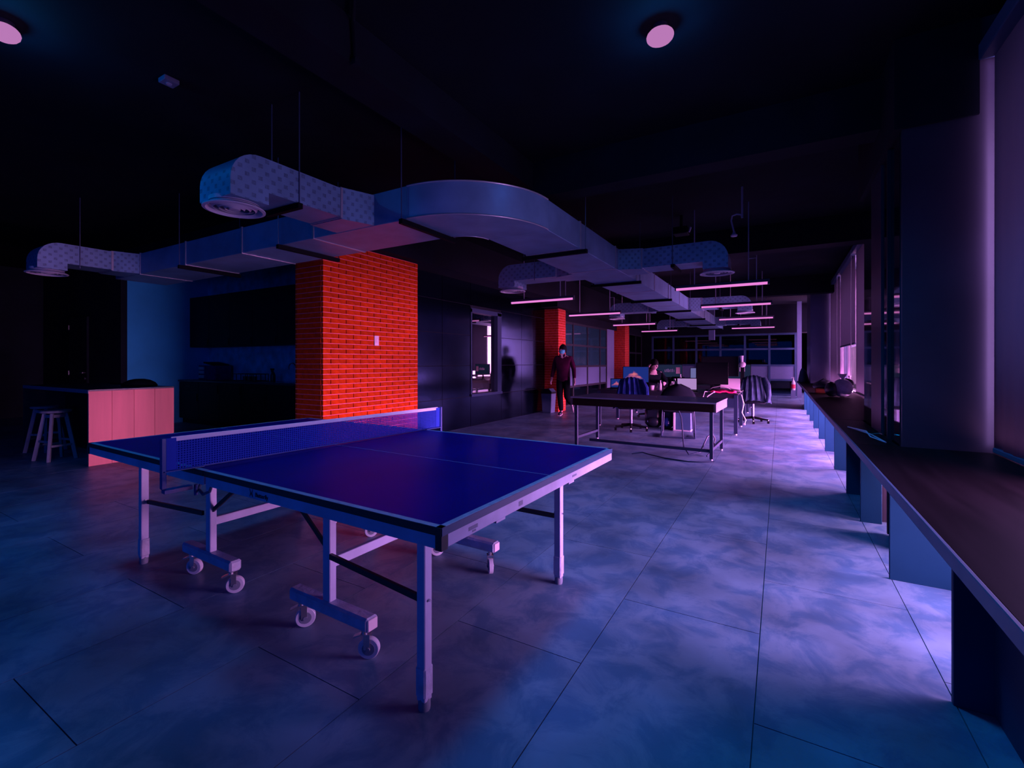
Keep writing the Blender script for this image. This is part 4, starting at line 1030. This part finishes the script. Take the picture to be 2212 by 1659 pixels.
# ceiling fittings
sk = thing('sprinkler_pipe', 'thin bent sprinkler pipe dropping from the ceiling near the right tube lights', 'pipe', (-.42, 6.2, 3.0))
MB().tube([(-.40, 6.3, CEIL), (-.40, 6.3, 3.02)], .012, 8).build('drop', 'rod_pale', sk)
MB().tube([(-.40, 6.3, 3.02), (-.41, 6.3, 3.06), (-.46, 6.3, 3.075), (-.51, 6.3, 3.06), (-.52, 6.3, 3.0), (-.49, 6.3, 2.86)], .010, 8).build('bend', 'rod_pale', sk, smooth=True)
MB().lathe([(0, 2.80), (.035, 2.805), (.04, 2.82), (.02, 2.84), (.01, 2.87), (0, 2.87)], (-.49, 6.3, 0), 14).build('head', 'white_plastic', sk, smooth=True)
pj = thing('ceiling_speaker', 'small black box speaker hung from the ceiling above the right duct branch', 'speaker', (-1.25, 7.1, 3.3))
B(-1.35, -1.15, 7.0, 7.2, 3.12, 3.22).build('case', 'plastic_black', pj, .008); MB().cyl((-1.25, 7.1, 3.22), (-1.25, 7.1, CEIL), .02, n=8).build('bracket', 'black_metal', pj); MB().obox((-1.13, 7.1, 3.18), (.015, .05, .07), Matrix.Rotation(R(20), 3, 'Y')).build('clip', 'rod_pale', pj)
jb = thing('junction_box', 'small pale square box on the black ceiling, upper left', 'box', (-4.0, 1.73, CEIL))
B(-4.05, -3.95, 1.68, 1.78, CEIL - .035, CEIL).build('cover', 'frame_grey', jb, .004); MB().cyl((-4.0, 1.73, CEIL - .04), (-4.0, 1.73, CEIL - .03), .02, n=10).build('knockout', 'pale_plastic', jb)
cd = thing('ceiling_conduit', 'thin bent conduit on the ceiling at the top left', 'pipe', (-2.3, 1.8, CEIL))
MB().tube([(-1.85, 1.2, CEIL - .03), (-2.0, 1.75, CEIL - .03), (-2.28, 1.98, CEIL - .03), (-2.28, 2.0, CEIL - .28)], .012, 8).build('pipe', 'beam_black', cd, smooth=True)
MB().box(-2.30, -2.26, 1.98, 2.02, CEIL - .3, CEIL - .26).build('end_box', 'beam_black', cd)

# things on the window counter
cz = .701
tb = thing('plastic_bag', 'knotted white and black plastic bag on the window counter', 'bag', (.80, 9.0, cz))
MB().ell((.86, 9.02, cz + .146), (.14, .16, .145), 18, 12).build('body', 'bag_plastic', tb, smooth=True); MB().ell((.72, 9.0, cz + .122), (.10, .13, .12), 16, 10).build('dark_side', 'bag_black', tb, smooth=True)
MB().lathe([(.05, .0), (.015, .04), (.05, .09), (.06, .12)], (.86, 9.02, cz + .25), 10, 1, .5).build('knot', 'white_plastic', tb)
MB().ell((.92, 9.12, cz + .22), (.10, .08, .08), 14, 8).build('fold', 'bag_black', tb, smooth=True)
tb = thing('tote_bag', 'low black bag with an orange-brown box front on the window counter', 'bag', (.68, 10.0, cz))
B(.55, .80, 9.85, 10.15, cz, cz + .10).build('box', 'orange_card', tb, .01); MB().ell((.68, 10.02, cz + .13), (.17, .20, .09), 16, 10).build('cover', 'bag_black', tb, smooth=True); MB().tube([(.58, 10, cz + .19), (.68, 10.0, cz + .26), (.78, 10, cz + .19)], .012, 6).build('handle', 'bag_black', tb)
tb = thing('cone_bag', 'teal cone-shaped bag with a black strap at the far end of the counter', 'bag', (.64, 15.3, cz))
MB().lathe([(0, 0), (.24, 0), (.23, .10), (.15, .30), (.08, .38), (0, .39)], (.56, 15.3, cz + .002), 18, .5, 1.0).build('body', 'bag_teal', tb, smooth=True)
MB().tube([(.56, 15.28, cz + .38), (.62, 15.1, cz + .30), (.66, 15.0, cz + .12), (.67, 14.95, cz + .02)], .014, 6).build('strap', 'bag_black', tb)
sbt = thing('cleaner_bottle', 'white cleaner bottle with a red label at the far counter end', 'bottle', (.42, 18.9, 0))
MB().lathe([(0, 0), (.06, 0), (.065, .05), (.065, .25), (.03, .34), (.018, .36), (.018, .42), (0, .42)], (.40, 18.9, .28), 14).build('body', 'white_plastic', sbt, smooth=True); MB().lathe([(.067, .06), (.067, .20)], (.40, 18.9, .28), 14).build('label', 'red_label', sbt)
B(.33, .47, 18.83, 18.97, 0, .28).build('stand', 'white_panel', sbt); MB().box(.34, .43, 18.88, 18.92, .70, .73).build('trigger', 'pale_plastic', sbt)
wbt = thing('water_bottle', 'clear water bottle standing at the bright window gap', 'bottle', (1.05, 9.95, cz))
MB().lathe([(0, 0), (.045, 0), (.05, .02), (.05, .2), (.02, .27), (.018, .3), (0, .3)], (1.05, 9.95, cz), 16).build('body', 'bottle_clear', wbt, smooth=True); MB().cyl((1.05, 9.95, cz + .29), (1.05, 9.95, cz + .32), .02, n=10).build('cap', 'white_plastic', wbt)
hg = thing('coat_hanger', 'white wire coat hanger lying on the counter by the dark pier', 'hanger', (.57, 4.5, cz))
MB().tube([(.50, 4.85, cz + .006), (.60, 4.45, cz + .006), (.63, 4.05, cz + .006), (.58, 4.3, cz + .006), (.57, 4.42, cz + .03), (.50, 4.85, cz + .006)], .005, 6).build('wire', 'white_plastic', hg)
MB().tube([(.60, 4.42, cz + .01), (.65, 4.42, cz + .02), (.66, 4.36, cz + .02)], .004, 6).build('hook', 'chrome', hg)
# behind the office window: desk with a jug
od_ = thing('office_ledge', 'narrow dark ledge table just inside the office window', 'table', (-5.5, 8.0, 0))
B(-5.60, -5.40, 7.0, 9.2, .60, .64).build('top', 'frame_grey', od_); 
for y in (7.1, 9.1): B(-5.58, -5.42, y - .02, y + .02, 0, .60).build('leg', 'desk_leg', od_)
jg = thing('glass_jug', 'small glass jug on the ledge inside the office window', 'jug', (-5.50, 8.12, .64))
MB().lathe([(0, 0), (.07, 0), (.085, .06), (.08, .14), (.05, .2), (.055, .24), (.05, .24), (.045, .2), (.07, .14), (.07, .01), (0, .01)], (-5.50, 8.12, .64), 18).build('body', 'bottle_clear', jg, smooth=True)
MB().tube([(-5.50, 8.19, .84), (-5.50, 8.25, .80), (-5.50, 8.24, .72), (-5.50, 8.20, .70)], .008, 6).build('handle', 'bottle_clear', jg)

# ================================================================== PEOPLE
def skinned(name, chains, m, parent, subs=1, smooth=True):
    """grow one continuous surface over joint chains: chains = list of lists of (joint key, position, radius); equal keys share a joint"""
    idx = {}; vs = []; rad = []; ed = []
    for ch in chains:
        prev = None
        for (k, p, r) in ch:
            if k not in idx: idx[k] = len(vs); vs.append(p); rad.append(r)
            if prev is not None and prev != idx[k]: ed.append((prev, idx[k]))
            prev = idx[k]
    me = bpy.data.meshes.new(name); me.from_pydata(vs, ed, [])
    o = bpy.data.objects.new(name, me); COL.objects.link(o)
    sk = o.modifiers.new('skin', 'SKIN'); sk.use_smooth_shade = True
    if subs: sb_ = o.modifiers.new('sub', 'SUBSURF'); sb_.levels = subs; sb_.render_levels = subs
    for i, sv in enumerate(me.skin_vertices[0].data):
        r = rad[i]; sv.radius = r if isinstance(r, tuple) else (r, r); sv.use_root = (i == 0)
    dg = bpy.context.evaluated_depsgraph_get(); dg.update()
    out = bpy.data.meshes.new_from_object(o.evaluated_get(dg)); bpy.data.objects.remove(o)
    out.materials.clear(); out.materials.append(MATS[m]); out.name = name
    out.polygons.foreach_set('use_smooth', [True] * len(out.polygons))
    return link(name, out, parent)
def person(label, loc, rz, J, top, bottom, mask=False, collar=True, head_turn=0.0, head_nod=0.0, hair='short'):
    t = thing('person', label, 'person', loc, rz)
    V = {k: Vector(v) for k, v in J.items()}
    def mid(a, b, f=.5): return V[a].lerp(V[b], f)
    body = [[('pelvis', V['pelvis'], .115), ('spine', V['spine'], .11), ('chest', V['chest'], .125), ('nb', V['neck'], .062), ('nt', V['head'] + Vector((0, .015, -.09)), .05)]]
    def hand(s):
        w_ = V['wrist' + s]; e = V['elbow' + s]; d = (w_ - e).normalized(); side = Vector((1, 0, 0)); side = (side - d * side.dot(d)).normalized(); nrm = d.cross(side)
        q = 1 if s == 'L' else -1
        ch = [[('wrist' + s, w_, .026), ('palm' + s, w_ + d * .045, .028), ('kn' + s, w_ + d * .085, .026)]]
        for i, (of, ln) in enumerate(((-.030, .060), (-.010, .075), (.010, .080), (.028, .070))):
            b0 = w_ + d * .085 + nrm * of
            ch.append([('kn' + s, w_ + d * .085, .026), ('f%d0' % i + s, b0 + d * .012, .010), ('f%d1' % i + s, b0 + d * (ln * .55) - side * q * .008, .009), ('f%d2' % i + s, b0 + d * ln * .9 - side * q * .022, .008)])
        ch.append([('palm' + s, w_ + d * .045, .028), ('t0' + s, w_ + d * .05 - nrm * .035, .011), ('t1' + s, w_ + d * .085 - nrm * .050 - side * q * .008, .009)])
        return ch
    for s in 'RL':
        body.append([('chest', V['chest'], .125), ('sh' + s, V['shoulder' + s], .055), ('ua' + s, mid('shoulder' + s, 'elbow' + s), .045), ('elbow' + s, V['elbow' + s], .038), ('fa' + s, mid('elbow' + s, 'wrist' + s, .4), .036), ('wrist' + s, V['wrist' + s], .026)])
        body += hand(s)
        body.append([('pelvis', V['pelvis'], .115), ('hip' + s, V['hip' + s], .085), ('th' + s, mid('hip' + s, 'knee' + s), .072), ('knee' + s, V['knee' + s], .055), ('cf' + s, mid('knee' + s, 'ankle' + s, .35), .052), ('ankle' + s, V['ankle' + s], .036), ('toe' + s, V['toe' + s], .03)])
    bd = skinned('body', body, 'skin', t)
    # shirt: hem, torso, sleeves
    hem = V['pelvis'] + (V['pelvis'] - V['spine']) * (.75 if collar else .4)
    sh = [[('hem', hem, (.185, .15)), ('waist', V['pelvis'], (.185, .15)), ('spine', V['spine'], (.17, .14)), ('chest', V['chest'], (.155, .125)), ('nb', V['neck'] + Vector((0, .005, .015)), .088)]]
    for s in 'RL': sh.append([('chest', V['chest'], (.155, .125)), ('sh' + s, V['shoulder' + s] + Vector((0, 0, -.015)), .066), ('ua' + s, mid('shoulder' + s, 'elbow' + s), .066), ('elbow' + s, V['elbow' + s], .058), ('fa' + s, mid('elbow' + s, 'wrist' + s, .5), .050), ('cuff' + s, mid('elbow' + s, 'wrist' + s, .93), .044)])
    so = skinned('shirt', sh, top, t)
    if collar:
        c0 = V['neck'] + Vector((0, -.06, -.01))
        v = MB(); v.prism([(-.035, .03), (.035, .03), (0, -.05)], 'y', -.02, .004)
        v.v = [p + c0 + Vector((0, -.035, 0)) for p in v.v]; v.build('undershirt', 'shirt_white', so, world=False)
        for q in (-1, 1):
            v = MB(); v.prism([(q * .010, .0), (q * .06, .045), (q * .075, .0), (q * .045, -.055)], 'y', -.006, .006); v.v = [p + c0 + Vector((0, -.045, .005)) for p in v.v]; v.build('collar', top, so, world=False)
    # trousers and shoes
    tr_ = [[('pelvis', V['pelvis'], .135), ('spine', mid('pelvis', 'spine', .95), .125)]]
    for s in 'RL': tr_.append([('pelvis', V['pelvis'], .135), ('hip' + s, V['hip' + s], .105), ('th' + s, mid('hip' + s, 'knee' + s), .092), ('knee' + s, V['knee' + s], .078), ('cf' + s, mid('knee' + s, 'ankle' + s, .5), .070), ('ankle' + s, mid('knee' + s, 'ankle' + s, .96), .058)])
    skinned('trousers', tr_, bottom, t)
    for s in 'RL':
        a, b = V['ankle' + s], V['toe' + s]; heel = a + (a - b).normalized() * .04; heel.z = min(a.z, heel.z) - .035 if abs(a.z - b.z) < .1 else heel.z
        x = skinned('shoe', [[('a', a + (b - a) * .05, .046), ('m', a.lerp(b, .6) + Vector((0, 0, -.005)), .044), ('t', b + (b - a).normalized() * .03, .034)]], 'bag_black', t)
        d = (b - a); d.normalize(); n_ = Vector((1, 0, 0)); up = d.cross(n_).normalized()
        if up.z > 0 and abs(a.z - b.z) < .1: up = -up
        q0 = a + up * .045; q1 = b + (b - a).normalized() * .05 + up * .028
        MB().bar(q0, q1, .074, .016).build('sole', 'shoe_sole', x, world=False, bevel=.005)
    # head
    hc = V['head']; rt = Matrix.Rotation(head_turn, 3, 'Z') @ Matrix.Rotation(head_nod, 3, 'X')
    def H(p): return hc + rt @ Vector(p)
    def put(mb, n, m, par, **k):
        mb.v = [H(p) for p in mb.v]; return mb.build(n, m, par, world=False, **k)
    h = MB(); n, mm = 20, 14
    for i in range(mm + 1):
        th = math.pi * i / mm; z = .118 * math.cos(th); r = math.sin(th)
        jaw = 1.0 if z > -.02 else 1.0 - .28 * min(1, (-z - .02) / .1)
        for k in range(n):
            a = 2 * math.pi * k / n; h.v.append(Vector((.076 * r * jaw * math.cos(a), .096 * r * (jaw if math.sin(a) > 0 else 1 - .6 * (1 - jaw)) * math.sin(a) + (.0 if z > 0 else -.01), z)))
    for i in range(mm):
        for k in range(n): a0 = i * n + k; a1 = i * n + (k + 1) % n; h.f.append((a0, a0 + n, a1 + n, a1))
    hd = put(h, 'head', 'skin', t, smooth=True)
    put(MB().tube([(0, -.092, .012), (0, -.112, -.022), (0, -.098, -.032)], [.010, .015, .010], 8), 'nose', 'skin', hd, smooth=True)
    for q in (-1, 1):
        put(MB().ell((q * .030, -.086, .008), (.013, .008, .007), 10, 6), 'eye', 'eye_dark', hd, smooth=True)
        put(MB().ell((q * .077, .008, -.008), (.010, .020, .030), 10, 6), 'ear', 'skin', hd, smooth=True)
    put(MB().ell((0, -.088, -.062), (.024, .008, .006), 10, 6), 'mouth', 'skin', hd, smooth=True)
    hr = MB(); n, mm = 22, 9
    for i in range(mm + 1):
        for k in range(n):
            a = 2 * math.pi * k / n; front = max(0, -math.sin(a)); th = (math.pi * (.68 - .22 * front ** .6)) * i / mm
            w_ = 1 + .03 * math.sin(7 * a + i)
            hr.v.append(Vector((.088 * w_ * math.sin(th) * math.cos(a), .108 * w_ * math.sin(th) * math.sin(a) + .006, .134 * math.cos(th) + .004)))
    for i in range(mm):
        for k in range(n): a0 = i * n + k; a1 = i * n + (k + 1) % n; hr.f.append((a0, a0 + n, a1 + n, a1))
    ho = put(hr, 'hair', 'hair', hd, smooth=True); sm = ho.modifiers.new('thickness', 'SOLIDIFY'); sm.thickness = .012
    if mask:
        mk = MB(); n = 10
        for j in range(6):
            z = .0 - .018 * j; bul = .012 + .016 * math.sin(math.pi * j / 5)
            for i in range(n + 1):
                a = R(-158 + 136 * i / n); jaw = 1 - .22 * max(0, j - 2) / 3
                mk.v.append(Vector(((.080 + bul * .3) * jaw * math.cos(a), (.096 + bul) * math.sin(a) * (1 - .05 * max(0, j - 3)), z)))
        for j in range(5):
            for i in range(n): q = j * (n + 1) + i; mk.f.append((q, q + 1, q + n + 2, q + n + 1))
        put(mk, 'face_mask', 'mask_teal', hd, smooth=True)
        for q in (-1, 1): put(MB().tube([(q * .074, -.034, -.01), (q * .084, .0, .01), (q * .082, .024, -.01), (q * .078, -.01, -.05), (q * .07, -.04, -.06)], .002, 5), 'mask_loop', 'mask_teal', hd)
    return t
walk = dict(pelvis=(0, 0, .90), spine=(0, -.01, 1.06), chest=(0, -.015, 1.28), neck=(0, -.015, 1.42), head=(0, -.045, 1.545),
            shoulderR=(-.18, .0, 1.365), elbowR=(-.245, .03, 1.10), wristR=(-.275, -.05, .87), shoulderL=(.18, .0, 1.365), elbowL=(.25, .0, 1.10), wristL=(.285, -.07, .85),
            hipR=(-.085, 0, .86), kneeR=(-.07, -.06, .47), ankleR=(-.05, .0, .075), toeR=(-.055, -.15, .04),
            hipL=(.085, 0, .86), kneeL=(.09, -.05, .46), ankleL=(.13, .27, .24), toeL=(.15, .29, .10))
person('young man in a plum shirt and teal face mask walking past the brick column', (-4.44, 10.1, 0), R(8), walk, 'shirt_plum', 'trousers_black', mask=True, head_turn=R(-14))
def seated(lean=0.0):
    return dict(pelvis=(0, 0, .56), spine=(0, -.02, .74), chest=(0, -.05 - lean, .94), neck=(0, -.08 - lean, 1.08), head=(0, -.12 - lean * 1.4, 1.20),
            shoulderR=(-.18, -.06 - lean, 1.02), elbowR=(-.26, -.16 - lean, .80), wristR=(-.16, -.38 - lean, .80), shoulderL=(.18, -.06 - lean, 1.02), elbowL=(.26, -.16 - lean, .80), wristL=(.16, -.38 - lean, .80),
            hipR=(-.09, 0, .55), kneeR=(-.11, -.44, .53), ankleR=(-.11, -.42, .08), toeR=(-.11, -.56, .04), hipL=(.09, 0, .55), kneeL=(.11, -.44, .53), ankleL=(.11, -.42, .08), toeL=(.11, -.56, .04))
sd = seated(.02)
sd['elbowR'] = (-.30, -.14, .86); sd['wristR'] = (-.16, -.16, 1.10)
person('person with dark hair sitting behind the peak-picture monitor, arm raised to the chin', (-2.50, 10.62, 0), R(30), sd, 'fabric_black', 'trousers_black', collar=False, head_turn=R(25), head_nod=R(12))
office_chair('dark office chair carrying the seated person behind the front desk', -2.50, 10.62, R(30))
person('dark figure sitting behind the office window', (-6.05, 7.62, 0), R(150), seated(.0), 'fabric_black', 'trousers_black', collar=False)
office_chair('dark office chair of the figure behind the office window', -6.05, 7.62, R(150))
